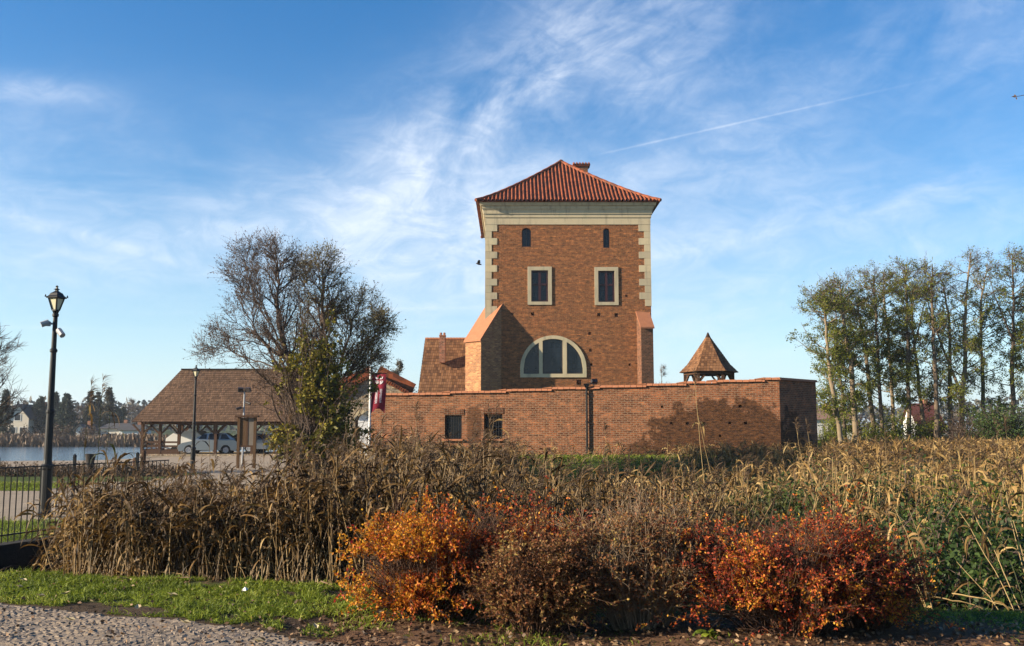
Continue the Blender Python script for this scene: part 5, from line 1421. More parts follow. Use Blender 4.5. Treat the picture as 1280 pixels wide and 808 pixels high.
def bare_tree(rng, name, label, base, top, nb, bl, trunk_r, leafm=None, leaf=.1, twig_r=.012, group=None, lean=None):
    base, top = np.array(base, float), np.array(top, float); root = thing(name, label, 'tree', tuple(base), group); T, Tw = Acc(), Acc(); K = 10
    t = np.linspace(0, 1, K + 1)[:, None]; P = base * (1 - t) + top * t; P[1:-1] += rng.normal(0, .012 * np.linalg.norm(top - base), (K - 1, 3)); R = trunk_r * np.linspace(1, .12, K + 1); T.tubes([P], [R], 7, True)
    pos, d, tt, r = children(rng, P[None], R[None], nb, .25, (.5, 1.1)); L = bl * (1.15 - tt) * rng.uniform(.7, 1.1, nb)
    P1, R1 = branches(rng, pos, d, L, r * .5 + .004, 7, .14, .06); T.tubes(P1, R1, 5)
    pos, d, tt, r = children(rng, P1, R1, 8, .2, (.4, .9)); P2, R2 = branches(rng, pos, d, np.repeat(L, 8) * .42 * rng.uniform(.5, 1.1, len(pos)), r * .55 + twig_r * .4, 5, .15, .05); Tw.tubes(P2, R2, 4)
    pos, d, tt, r = children(rng, P2, R2, 6, .15, (.35, .9)); P3, R3 = branches(rng, pos, d, bl * .16 * rng.uniform(.4, 1.2, len(pos)), twig_r * .5, 3, .18, .05, .5); Tw.tubes(P3, R3, 3)
    T.build('trunk', MAT['bark'], root); Tw.build('twigs', MAT['twig'], root)
    if leafm:
        Lf = Acc(); pos, d, tt, r = children(rng, P3, R3, 4, .0, (.3, 1.3)); leaf_quads(Lf, rng, pos, leaf, leaf * .65, d, .2); Lf.build('crown', leafm, root)
    return root


def far_trees():
    rng = np.random.default_rng(44)
    for px, yt, Y, hw, m, dn, lb in ((52, 496, 168, 13, 'needle', 1.3, 'broad dark spruce beside the gabled house across the lake'),
                                 (70, 492, 170, 12, 'needle', 1.3, 'dark spruce behind the tall street lamp across the lake'),
                                 (85, 493, 166, 14, 'needle', 1.4, 'broad dark spruce right of the tall street lamp across the lake'),
                                 (115, 489, 175, 7, 'olive_needle', .9, 'slim olive spruce, leftmost of the three above the lakeside house'),
                                 (124, 492, 178, 6, 'olive_needle', .9, 'slim olive spruce in the middle of the three above the lakeside house'),
                                 (138, 486, 172, 9, 'olive_needle', 1.0, 'tallest olive spruce right above the lakeside house'),
                                 (150, 508, 190, 6, 'needle', .9, 'small dark spruce behind the garden hut across the lake'),
                                 (156, 509, 192, 6, 'needle', .9, 'small dark spruce nearest the shed roof across the lake'),
                                 (9, 488, 160, 7, 'needle', 1.0, 'dark spruce left of the gabled house at the left edge')):
        spruce(rng, lb, px, yt, Y, hw, LM[m], dn)
    def g(px, Y): x = (px - 640) / F * Y; return (x, Y, float(hz(x, Y)) - .1)
    for px, yt, Y, lb in ((166, 503, 230, 'pale rounded bare tree on the skyline left of the shed roof'), (100, 512, 210, 'hazy bare tree between the dark spruces and the olive spruces'),
                          (30, 500, 215, 'hazy bare tree rising behind the gabled house'), (179, 512, 240, 'hazy bare tree half hidden by the shed roof')):
        b = g(px, Y); t = at(px + 1, yt, Y); bare_tree(rng, 'bare_tree', lb, b, t, 16, 5.0, .3, None, twig_r=.06)
    # rounded tree behind the gatehouse and twiggy tree behind the wall
    b = g(498, 84); bare_tree(rng, 'rounded_tree', 'grey green rounded tree behind the gatehouse and the shingled building', b, at(497, 455, 84), 26, 2.9, .16, LM['grey_leaf'], .13, .016)
    b = g(827, 92); bare_tree(rng, 'bare_tree', 'small faint bare tree behind the wall between tower and well canopy', b, at(827, 455, 92), 18, 2.2, .09, None, twig_r=.014)
    # bare tree whose boughs reach in from the left edge
    Y = 38.0; b = g(-34, Y); r = bare_tree(rng, 'bare_tree', 'bare tree reaching its dark boughs in from the left edge', b, at(-18, 412, Y), 34, 3.2, .16, None, twig_r=.018)
    # low brown hedge strip added in place of a shadow band on the gravel
    for x0, lb in ((-20.4, 'low brown hedge strip standing in for a shadow band behind the street lamp'),):
        root = thing('shadow_hedge', lb, 'hedge', (x0, 36.6, float(hz(x0, 36.6)))); S, Lf = Acc(), Acc(); n = 1300
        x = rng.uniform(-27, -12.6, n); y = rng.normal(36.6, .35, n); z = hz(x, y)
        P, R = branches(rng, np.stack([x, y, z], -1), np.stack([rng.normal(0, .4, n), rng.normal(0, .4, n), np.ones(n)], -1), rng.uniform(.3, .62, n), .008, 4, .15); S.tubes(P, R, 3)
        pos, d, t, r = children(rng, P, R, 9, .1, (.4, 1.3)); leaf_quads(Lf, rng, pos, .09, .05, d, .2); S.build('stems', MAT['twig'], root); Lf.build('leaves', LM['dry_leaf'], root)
    # bushes on the far shore and hazy wood line
    for px, yt, Y, lb in ((78, 528, 152, 'brown bush below the dark spruces on the far shore'), (118, 530, 152, 'tan bush below the olive spruces on the far shore'), (40, 534, 152, 'brown bush under the gabled house on the far shore')):
        c = g(px, Y); h = at(px, yt, Y).z - c[2]; bush(rng, 'shore_bush', lb, c, (2.0, 1.5, h), 1800, .28, LM['dry_leaf'], 18)
    rngw = np.random.default_rng(50); A = Acc(); n = 36000
    x = rngw.uniform(-420, 700, n); y = rngw.uniform(330, 420, n); h = 7 + 7 * vnoise(x / 22, y / 30, 6)
    z0 = hz(x, y); pos = np.stack([x, y, z0 + h * rngw.random(n) ** .6], -1); leaf_quads(A, rngw, pos, 2.0, 1.5)
    wd = A.build('far_woods', leaf_mat('far_woods', [(0, (.04, .038, .03)), (.6, (.075, .07, .05)), (1, (.12, .10, .07))], trans=0, scale=.05)); wd['kind'] = 'stuff'; tag(wd, 'hazy strip of distant woodland along the horizon', 'woods', None, 'stuff')
far_trees()
# ------------------------------------------------------------------ reeds in the moat
RM = {}
RM['stem'] = leaf_mat('reed_stem', [(0, (.07, .043, .02)), (.6, (.22, .145, .065)), (1, (.42, .30, .15))], trans=0, mixn=.2)
RM['leaf'] = leaf_mat('reed_leaf_brown', [(0, (.016, .009, .004)), (.4, (.062, .033, .010)), (.66, (.18, .098, .028)), (.86, (.34, .205, .070)), (1, (.52, .36, .15))], trans=.3, scale=1.2, mixn=.3)
RM['gold_stem'] = leaf_mat('reed_stem_gold', [(0, (.22, .14, .055)), (1, (.50, .35, .15))], trans=0, mixn=.2)
RM['gold'] = leaf_mat('reed_leaf_gold', [(0, (.05, .032, .014)), (.3, (.14, .078, .026)), (.6, (.36, .22, .075)), (1, (.68, .48, .20))], trans=.35, scale=.6, mixn=.4)
RM['green'] = leaf_mat('reed_leaf_green', [(0, (.03, .04, .012)), (.6, (.075, .085, .02)), (1, (.16, .14, .04))], trans=.3)
RM['plume'] = leaf_mat('reed_plume', [(0, (.06, .036, .020)), (.6, (.15, .092, .050)), (1, (.26, .175, .10))], trans=.35, mixn=.3)


def reeds(A, rng, base, height, lean, nl, leaf_len, leaf_w, plume=.5, stem_r=.0042, leaf_lo=.25, droop=.55, wind=(.1, 0), fine=1.0):
    "material slots: 0 stem, 1 leaf, 2 plume"
    n = len(base); height = np.broadcast_to(height, n)
    d = U(np.stack([rng.normal(wind[0], lean, n), rng.normal(wind[1], lean, n), np.ones(n)], -1))
    P, R = branches(rng, base, d, height, stem_r, 5, .045, -.012, .45); A.cur = 0; A.tubes(P, R, 3)
    A.cur = 1; pos, dd, t, r = children(rng, P, R, nl, leaf_lo, (.35, 1.0), .75)
    m = len(pos); ribbons(A, rng, pos, dd, leaf_len * rng.uniform(.5, 1.3, m), leaf_w * rng.uniform(.5, 1.25, m), 5, droop * rng.uniform(.05, 1.7, m), .9)
    has = np.flatnonzero(rng.random(n) < plume); A.cur = 2
    if len(has):
        tip = P[has, -1]; td = U(P[has, -1] - P[has, -2]); k = int(26 * fine); hl = rng.uniform(.20, .34, len(has))
        pos = np.repeat(tip, k, 0) + np.repeat(td, k, 0) * (rng.random(len(has) * k) * np.repeat(hl, k) - .04)[:, None]
        side = U(np.stack([rng.normal(.8, .4, len(has)), rng.normal(0, .4, len(has)), rng.normal(.1, .2, len(has))], -1))
        dd = U(np.repeat(td, k, 0) * .8 + np.repeat(side, k, 0) * .55 + rng.normal(0, .32, (len(pos), 3)))
        ribbons(A, rng, pos, dd, rng.uniform(.07, .17, len(pos)), .010 / fine ** .5, 2, .5, .3)
    A.cur = 0


def top_z(px):
    "photographed upper edge of the reed beds, pixels"
    return np.interp(px, [80, 130, 200, 260, 330, 380, 430, 480, 540, 600, 650, 700, 760, 850, 900, 960, 1050, 1150, 1290],
                     [606, 588, 592, 590, 584, 562, 552, 552, 550, 556, 564, 586, 585, 584, 580, 578, 570, 570, 566])


def scatter(rng, n, x0, x1, y0, y1): return rng.uniform(x0, x1, n), rng.uniform(y0, y1, n)


def reed_beds():
    rng = np.random.default_rng(77); mats = [RM['stem'], RM['leaf'], RM['plume']]
    # front bed, left of the barberries and behind them
    x, y = scatter(rng, 9000, -7.0, 3.2, 8.8, 15.2); yb = y_bank(x)
    dist = y - yb; left_edge = -.452 * y
    keep = (dist > .12) & (x > left_edge + .10 * rng.normal(0, 1, len(x))) & (x > x_wall(y) + .25) & (rng.random(len(x)) < np.interp(dist, [0, .6, 2, 5], [.72, .72, .38, .22]))
    keep &= (x < -.6 + 1.2 * (dist > 1.2) + 2.2 * (dist > 2)) ; x, y = x[keep], y[keep]
    z = hz(x, y); ztop = EYE - (top_z(640 + F * x / y) + 8 - 540) * y / F; h = np.clip(ztop - z + .35 * (vnoise(x * 1.3, y * 1.3, 61) - .5), .7, 3.3) * rng.uniform(.58, 1.03, len(x)) * np.where(rng.random(len(x)) < .05, 1.12, 1)
    A = Acc(); reeds(A, rng, np.stack([x, y, z - .03], -1), h, .15, 11, .30, .027, .34, .0058, .42, .6, (.05, -.02))
    # short broken stubble between the stems
    i = rng.choice(len(x), 900); reeds(A, rng, np.stack([x[i] + rng.normal(0, .1, 900), y[i] + rng.normal(0, .1, 900), z[i]], -1), rng.uniform(.25, .8, 900), .35, 3, .35, .022, 0, .004, .1, .8)
    tag(A.build('reed_bed', mats), 'dense bed of dry brown reeds in the moat left of the barberries', 'reeds', None, 'stuff')
    # middle of the moat: brown in front, golden towards the castle and on the right
    x, y = scatter(rng, 10000, -6.2, 23, 13.0, 36.0); px = 640 + F * x / y
    keep = (x > x_wall(y) + .3) & (px < 1560) & (y > y_bank(x) + 2.6) & (rng.random(len(x)) < np.interp(y, [13, 18, 36], [.8, .55, .5])) & (vnoise(x * .6, y * .4, 41) + .22 * rng.random(len(x)) > .56)
    keep &= ~((px > 640) & (px < 860) & (y > 30)); x, y, px = x[keep], y[keep], px[keep]
    z = hz(x, y); clump = vnoise(x * .55, y * .35, 51) - .5
    near = smooth(700, 860, px) * smooth(23, 17, y)                    # on the right the near part of the moat is low and weedy
    py = top_z(px) + 2 + 26 * clump + near * 48; ztop = EYE - (py - 540) * y / F; h = np.clip(ztop - z, .5, 3.2) * rng.uniform(.5, 1.06, len(x)) * np.where(rng.random(len(x)) < .08, 1.12, 1)
    keep = rng.random(len(x)) > near * np.interp(px, [900, 1080], [.45, .85]); x, y, px, z, h = x[keep], y[keep], px[keep], z[keep], h[keep]
    goldness = smooth(700, 900, px + 60 * rng.normal(0, 1, len(px)))
    gold = (rng.random(len(x)) < goldness * smooth(15, 21, y))
    A = Acc(); q = ~gold; reeds(A, rng, np.stack([x, y, z], -1)[q], h[q], .15, 11, .44, .040, .36, .006, .35, .8, (.05, 0), .7)
    tag(A.build('reed_bed', mats), 'brown reeds filling the moat below the brick wall behind the barberries', 'reeds', None, 'stuff')
    A = Acc(); q = gold; reeds(A, rng, np.stack([x, y, z], -1)[q], h[q], .20, 10, .46, .050, .55, .007, .25, .6, (.08, 0), .7)
    tag(A.build('reed_bed', [RM['gold_stem'], RM['gold'], RM['plume']]), 'golden dry reeds in the moat below the right half of the brick wall', 'reeds', None, 'stuff')
    # taller plumed reeds standing up through the weeds on the right
    x, y = scatter(rng, 1500, 2.5, 14, 13.5, 23); px = 640 + F * x / y; keep = (px > 980) & (px < 1480) & (vnoise(x * .8, y * .6, 71) > .50) & (rng.random(len(x)) < .30); x, y, px = x[keep], y[keep], px[keep]
    z = hz(x, y); ztop = EYE - (rng.normal(582, 14, len(x)) - 540) * y / F; h = np.clip(ztop - z, .8, 3.2); A = Acc()
    reeds(A, rng, np.stack([x, y, z], -1), h, .13, 9, .46, .040, .75, .007, .35, .8, (.10, 0), 1.0)
    tag(A.build('reed_bed', [RM['gold_stem'], RM['gold'], RM['plume']]), 'tall plumed straw coloured reeds above the green weeds on the right', 'reeds', None, 'stuff')
    # golden reeds and sedge in front of the grove
    x, y = scatter(rng, 5200, 8.5, 33, 36, 56); px = 640 + F * x / y; keep = (px < 1560) & (x > 12.6 + .0 * y) & ((y - 39.5) < 1.1 * (x - 11.0)); x, y = x[keep], y[keep]
    z = hz(x, y); h = rng.uniform(.2, .6, len(x)) * np.interp(y, [36, 44, 56], [1.0, .8, .6]); A = Acc(); reeds(A, rng, np.stack([x, y, z], -1), h, .2, 9, .5, .05, .35, .008, .15, .6, (.08, 0), .5)
    tag(A.build('reed_bed', [RM['gold_stem'], RM['gold'], RM['plume']]), 'short golden reeds at the feet of the alder grove', 'reeds', None, 'stuff')
    # tufts at the foot of the wall
    x, y = scatter(rng, 1500, -5.5, 12.5, 34.0, 37.4); px = 640 + F * x / y; keep = (rng.random(len(x)) < np.where((px > 650) & (px < 850), .12, .8)); x, y = x[keep], y[keep]
    A = Acc(); reeds(A, rng, np.stack([x, y, hz(x, y)], -1), rng.uniform(.2, .65, len(x)), .3, 6, .35, .04, .3, .007, .1, .6, (.08, 0), .5)
    tag(A.build('sedge', [RM['gold_stem'], RM['gold'], RM['plume']]), 'straw coloured sedge along the foot of the brick wall', 'sedge', None, 'stuff')
    # green undergrowth between the reeds on the right
    x, y = scatter(rng, 4600, 2.2, 17, 10.2, 28); px = 640 + F * x / y; keep = (px > 860) & (px < 1480) & (y > y_bank(x) + 1.2) & ((px < 1050) | (y > 17)) & (vnoise(x * .5, y * .5, 12) > .40); x, y = x[keep], y[keep]
    z = hz(x, y); ztop = EYE - (np.interp(y, [10, 16, 22, 30], [650, 622, 596, 576]) - 540) * y / F; h = np.clip(ztop - z, .5, 2.6) * rng.uniform(.6, 1, len(x)); A = Acc()
    reeds(A, rng, np.stack([x, y, z], -1), h, .22, 16, .26, .05, 0, .006, .1, .5); tag(A.build('undergrowth', [RM['green'], RM['green'], RM['plume']]), 'green weeds growing up through the reeds on the right', 'undergrowth', None, 'stuff')
    # far lake shore
    x, y = scatter(rng, 9000, -125, -50, 139.6, 147); A = Acc(); n = len(x); h = rng.uniform(.8, 1.7, n) * (.75 + .6 * vnoise(x / 6, y / 3, 8))
    ribbons(A, rng, np.stack([x, y, hz(x, y) - .3], -1), np.stack([rng.normal(0, .12, n), rng.normal(0, .1, n), np.ones(n)], -1), h, .42, 3, .15, .3)
    tag(A.build('shore_reeds', leaf_mat('shore_reed', [(0, (.07, .045, .03)), (.6, (.16, .105, .065)), (1, (.24, .17, .11))], trans=.1, scale=.15, mixn=.6)), 'belt of tan reeds along the far shore of the lake', 'reeds', None, 'stuff')
reed_beds()


def single_reeds():
    "reeds that stand out one by one"
    rng = np.random.default_rng(90)
    def one(base, tip, label, name='reed', nl=7, plume=True, mats=('gold_stem', 'gold'), bend=.06, leaf=.38, r=.0065, droop=.6):
        base, tip = np.array(base, float), np.array(tip, float); A = Acc(); t = np.linspace(0, 1, 9)[:, None]; L = np.linalg.norm(tip - base)
        P = base * (1 - t) + tip * t + np.array((0, 0, 1)) * bend * L * np.sin(np.pi * t) + rng.normal(0, .006, (9, 3)) * (t > 0); R = np.linspace(r, r * .45, 9)[None]
        A.tubes(P[None], R, 5); A.cur = 1; pos, dd, tt, rr = children(rng, P[None], R, nl, .3, (.4, .9), .7)
        ribbons(A, rng, pos, dd, leaf * rng.uniform(.6, 1.3, nl), .03 * rng.uniform(.6, 1.2, nl), 6, droop * rng.uniform(.5, 1.5, nl), .3); A.cur = 2
        if plume:
            k = 60; td = U(P[-1] - P[-2]); pos = P[-1] + td * rng.uniform(-.06, .24, k)[:, None]; dd = U(td + np.array((.5, 0, -.1)) + rng.normal(0, .35, (k, 3))); ribbons(A, rng, pos, dd, rng.uniform(.08, .18, k), .009, 2, .5, .3)
        A.v = [v for v in A.v]; ob = A.build(name, [RM[mats[0]], RM[mats[1]], RM['plume']]); tag(ob, label, 'reed', 'single reeds standing out of the beds'); return ob
    def b(px, Y): x = (px - 640) / F * Y; return (x, Y, float(hz(x, Y)) - .03)
    for bx, by, tx, ty, lb, kw in (
            (104, 12.9, 112, 500, 'tall reed with a drooping brown plume left of the olive spruces', dict(mats=('green', 'leaf'))),
            (122, 12.7, 128, 494, 'tallest reed with a brown plume in front of the olive spruces', dict(mats=('green', 'leaf'))),
            (133, 13.2, 138, 512, 'green stemmed reed just right of the tallest plume reed', dict(mats=('green', 'green'), plume=False)),
            (168, 12.5, 178, 556, 'bent reed with broad dark leaves before the shed railing', dict(mats=('stem', 'leaf'))),
            (276, 12.4, 262, 545, 'reed leaning left below the distant street lamp', dict(mats=('stem', 'leaf'), plume=False)),
            (345, 12.6, 361, 538, 'reed with a brown plume right of the notice board', dict(mats=('stem', 'leaf'))),
            (452, 12.8, 432, 530, 'reed leaning left across the stone gatehouse', dict(mats=('stem', 'leaf'), plume=False)),
            (541, 13.4, 520, 524, 'reed with a plume in front of the wall left of the barred windows', dict(mats=('stem', 'leaf'))),
            (640, 14.0, 612, 530, 'reed leaning left across the right barred window', dict(mats=('stem', 'leaf'))),
            (765, 17.0, 757, 546, 'reed standing alone right of the drain pipe', dict(mats=('gold_stem', 'leaf'))),
            (884, 20.0, 868, 478, 'very tall thin reed stem in front of the dark wall stain', dict(nl=4, r=.009)),
            (905, 20.0, 872, 520, 'broken reed leaning over beside the tall thin stem', dict(nl=2, plume=False, r=.008)),
            (1012, 21.0, 996, 538, 'plumed reed before the shaded corner of the brick wall', dict()),
            (1022, 21.5, 1010, 540, 'second plumed reed before the shaded corner of the brick wall', dict(mats=('gold_stem', 'leaf'))),
            (1108, 20.0, 1106, 552, 'straight golden reed under the pale alder trunks', dict()),
            (1262, 22.0, 1257, 536, 'plumed reed against the dark evergreen bushes', dict(mats=('stem', 'leaf')))):
        base = b(bx, by); one(base, at(tx, ty, by + rng.normal(0, .1)), lb, **kw)
    for bx, by, tx, ty, dy, lb, kw in (
            (1164, 9.75, 1117, 632, .2, 'bent golden reed stalk with curled leaves rising right of the red barberry', dict(nl=11, plume=False, droop=.9)),
            (1160, 9.72, 1112, 660, .2, 'second golden stalk twined beside the bent reed right of the red barberry', dict(nl=7, plume=False, droop=.9)),
            (1156, 9.70, 1124, 690, .1, 'short snapped reed stalk between the bent golden stalks', dict(nl=1, plume=False)),
            (1162, 9.80, 1146, 694, .2, 'bare pale reed stub standing alone right of the bent stalks', dict(nl=0 or 1, plume=False, leaf=.1)),
            (1270, 9.55, 1200, 642, .5, 'long reed leaning left over the nettles with an arching leaf', dict(nl=7, plume=False, droop=.8)),
            (1276, 9.6, 1216, 640, .6, 'long plumed reed leaning left over the nettles', dict(nl=6, droop=.8)),
            (1282, 9.7, 1234, 628, .6, 'long greenish reed leaning left near the right edge', dict(nl=6, plume=False, mats=('green', 'gold'))),
            (1290, 9.9, 1262, 645, .5, 'reed with pale hanging leaves at the right edge of the photo', dict(nl=7, plume=False)),
            (1296, 10.2, 1252, 600, .5, 'tall reed reaching highest at the right edge of the photo', dict(nl=5)),
            (1258, 9.5, 1196, 704, .3, 'short reed leaning left at the edge of the shaded grass', dict(nl=4, plume=False))):
        base = b(bx, by); base = (base[0], base[1], base[2] - .05); one(base, at(tx, ty, by + dy), lb, **kw)
    for (p0, p1, Y0, Y1, lb) in (((160, 713), (258, 722), 11.5, 11.0, 'fallen pale reed lying along the grass edge left'), ((255, 702), (470, 716), 11.2, 10.95, 'long fallen reed lying before the foot of the reed bed'),
                                 ((300, 722), (452, 704), 11.1, 11.3, 'fallen reed crossing the long one at the foot of the reed bed'), ((1165, 746), (1235, 757), 9.55, 9.3, 'fallen golden reed at the edge of the shaded grass'),
                                 ((1190, 742), (1275, 764), 9.7, 9.2, 'second fallen golden reed lying towards the right edge')):
        P0, P1 = np.array(at(*p0, Y0)), np.array(at(*p1, Y1)); P0[2] = max(P0[2], float(hz(P0[0], P0[1])) + .02); P1[2] = float(hz(P1[0], P1[1])) + .03
        one(P0, P1, lb, 'fallen_reed', 2, False, ('gold_stem', 'gold'), .03, .25)
    for (bx, by, tx, ty) in ((215, 11.6, 330, 612), (262, 11.5, 400, 640)):
        base = b(bx, by); one(base, at(tx, ty, by + .3), 'long pale reed stalk slanting right across the %s of the brown reed bed' % ('left part' if bx == 215 else 'middle'), 'reed', 2, False, ('gold_stem', 'gold'), .02)
single_reeds()


# ------------------------------------------------------------------ barberry shrubs in front
def barberry(rng, label, px, Y, hw, depth, top, leafm, stem_m, nst, leafn, leaf=.03, low=.15, seed=1, name='barberry_shrub', gap=.25, zr=(.25, 2.4)):
    x = (px - 640) / F * Y; zb = float(hz(x, Y)); H = top; root = thing(name, label, 'shrub', (x, Y, zb)); S, Tw, Lf = Acc(), Acc(), Acc()
    az = rng.uniform(0, 2 * np.pi, nst); el = rng.uniform(*zr, nst); d = U(np.stack([np.cos(az) * hw, np.sin(az) * depth, el * H * .75], -1))
    k = 1 / np.sqrt((d[:, 0] / hw) ** 2 + (d[:, 1] / depth) ** 2 + (d[:, 2] / H) ** 2) * (.82 + .3 * vnoise(az * 1.6, el * 2, seed))
    st = np.stack([x + np.cos(az) * hw * .35 * rng.random(nst), Y + np.sin(az) * depth * .35 * rng.random(nst), np.full(nst, zb - .02)], -1)
    P, R = branches(rng, st, d + np.array((0, 0, .45)), k * rng.uniform(.7, 1.0, nst), .0062, 8, .07, -.035, .35); S.tubes(P, R, 4)
    pos, dd, t, r = children(rng, P, R, 8, .22, (.35, .95)); P2, R2 = branches(rng, pos, dd, rng.uniform(.12, .36, len(pos)), .0030, 5, .13, .03, .5); Tw.tubes(P2, R2, 3)
    pos, dd, t, r = children(rng, P2, R2, 3, .15, (.4, 1.0)); P3, R3 = branches(rng, pos, dd, rng.uniform(.06, .18, len(pos)), .0019, 3, .15, .03, .6); Tw.tubes(P3, R3, 3)
    for PP, RR, m in ((P2, R2, leafn), (P3, R3, leafn)):
        pos, dd, t, r = children(rng, PP, RR, m, .05, (.3, 1.3)); keep = (vnoise(pos[:, 0] * 6 + pos[:, 1] * 3, pos[:, 2] * 6, seed) > gap) & (pos[:, 2] > zb + low * H * rng.random(len(pos)) * 2)
        leaf_quads(Lf, rng, pos[keep], leaf, leaf * .55, dd[keep], .1)
    S.build('stems', stem_m, root); Tw.build('twigs', stem_m, root); Lf.build('leaves', leafm, root); return root


LM['nettle'] = leaf_mat('nettle_leaf', [(0, (.014, .028, .007)), (.55, (.034, .066, .013)), (1, (.085, .13, .024))], trans=.25)


def barberries():
    rng = np.random.default_rng(101)
    orange = leaf_mat('barberry_orange', [(0, (.06, .018, .010)), (.18, (.22, .035, .012)), (.36, (.46, .07, .016)), (.52, (.58, .17, .016)), (.7, (.66, .28, .02)), (.92, (.74, .42, .035)), (1, (.50, .03, .03))], trans=.35, scale=2.6, mixn=.5, gx=-.28)
    red = leaf_mat('barberry_red', [(0, (.05, .016, .012)), (.28, (.16, .03, .016)), (.44, (.40, .045, .022)), (.58, (.62, .13, .026)), (.72, (.70, .30, .03)), (1, (.72, .44, .05))], trans=.35, scale=4.0, mixn=.55)
    brown = leaf_mat('barberry_brown', [(0, (.05, .025, .012)), (.3, (.16, .072, .030)), (.5, (.30, .10, .035)), (.68, (.30, .175, .06)), (.86, (.44, .28, .08)), (.95, (.30, .27, .06)), (1, (.36, .05, .03))], trans=.35, scale=2.5, mixn=.4)
    barberry(rng, 'orange and yellow leaved barberry shrub, leftmost of the row by the grass', 546, 8.75, .80, .58, 1.13, orange, MAT['shrub_stem'], 170, 11, .032, .08, 1, gap=.30)
    barberry(rng, 'dark red barberry shrub squeezed behind the orange and the brown one', 685, 9.0, .62, .48, 1.14, red, MAT['shrub_stem'], 80, 8, .030, .2, 2, gap=.3)
    barberry(rng, 'low brownish barberry with small tan leaves right of the orange shrub', 672, 8.25, .52, .42, .90, brown, MAT['shrub_stem'], 110, 10, .030, .10, 3, gap=.2)
    barberry(rng, 'tall grey brown shrub of bare upright stems in the middle of the row', 795, 8.4, .72, .5, 1.12, brown, MAT['shrub_stem_pale'], 190, 6, .030, .2, 4, gap=.30, zr=(.5, 3.0))
    barberry(rng, 'wide red and orange barberry shrub, rightmost of the row', 975, 8.15, 1.0, .62, 1.08, red, MAT['shrub_stem'], 230, 9, .029, .06, 5, gap=.40)
    barberry(rng, 'small dark red barberry at the right end touching the shaded grass', 1072, 8.35, .48, .42, .78, red, MAT['shrub_stem'], 90, 7, .028, .05, 6, gap=.4)
    def g(px, Y): x = (px - 640) / F * Y; return (x, Y, float(hz(x, Y)) - .05)
    bush(rng, 'nettle_patch', 'dark green nettles on the moat bank right of the red barberry', g(1140, 10.9), (1.05, .6, 1.9), 15000, .085, LM['nettle'], 34, cat='nettles', gap=.2)
    bush(rng, 'nettle_patch', 'dark green nettles on the moat bank beneath the leaning reeds', g(1240, 11.2), (1.05, .6, 1.85), 14000, .085, LM['nettle'], 34, cat='nettles', gap=.25)
barberries()


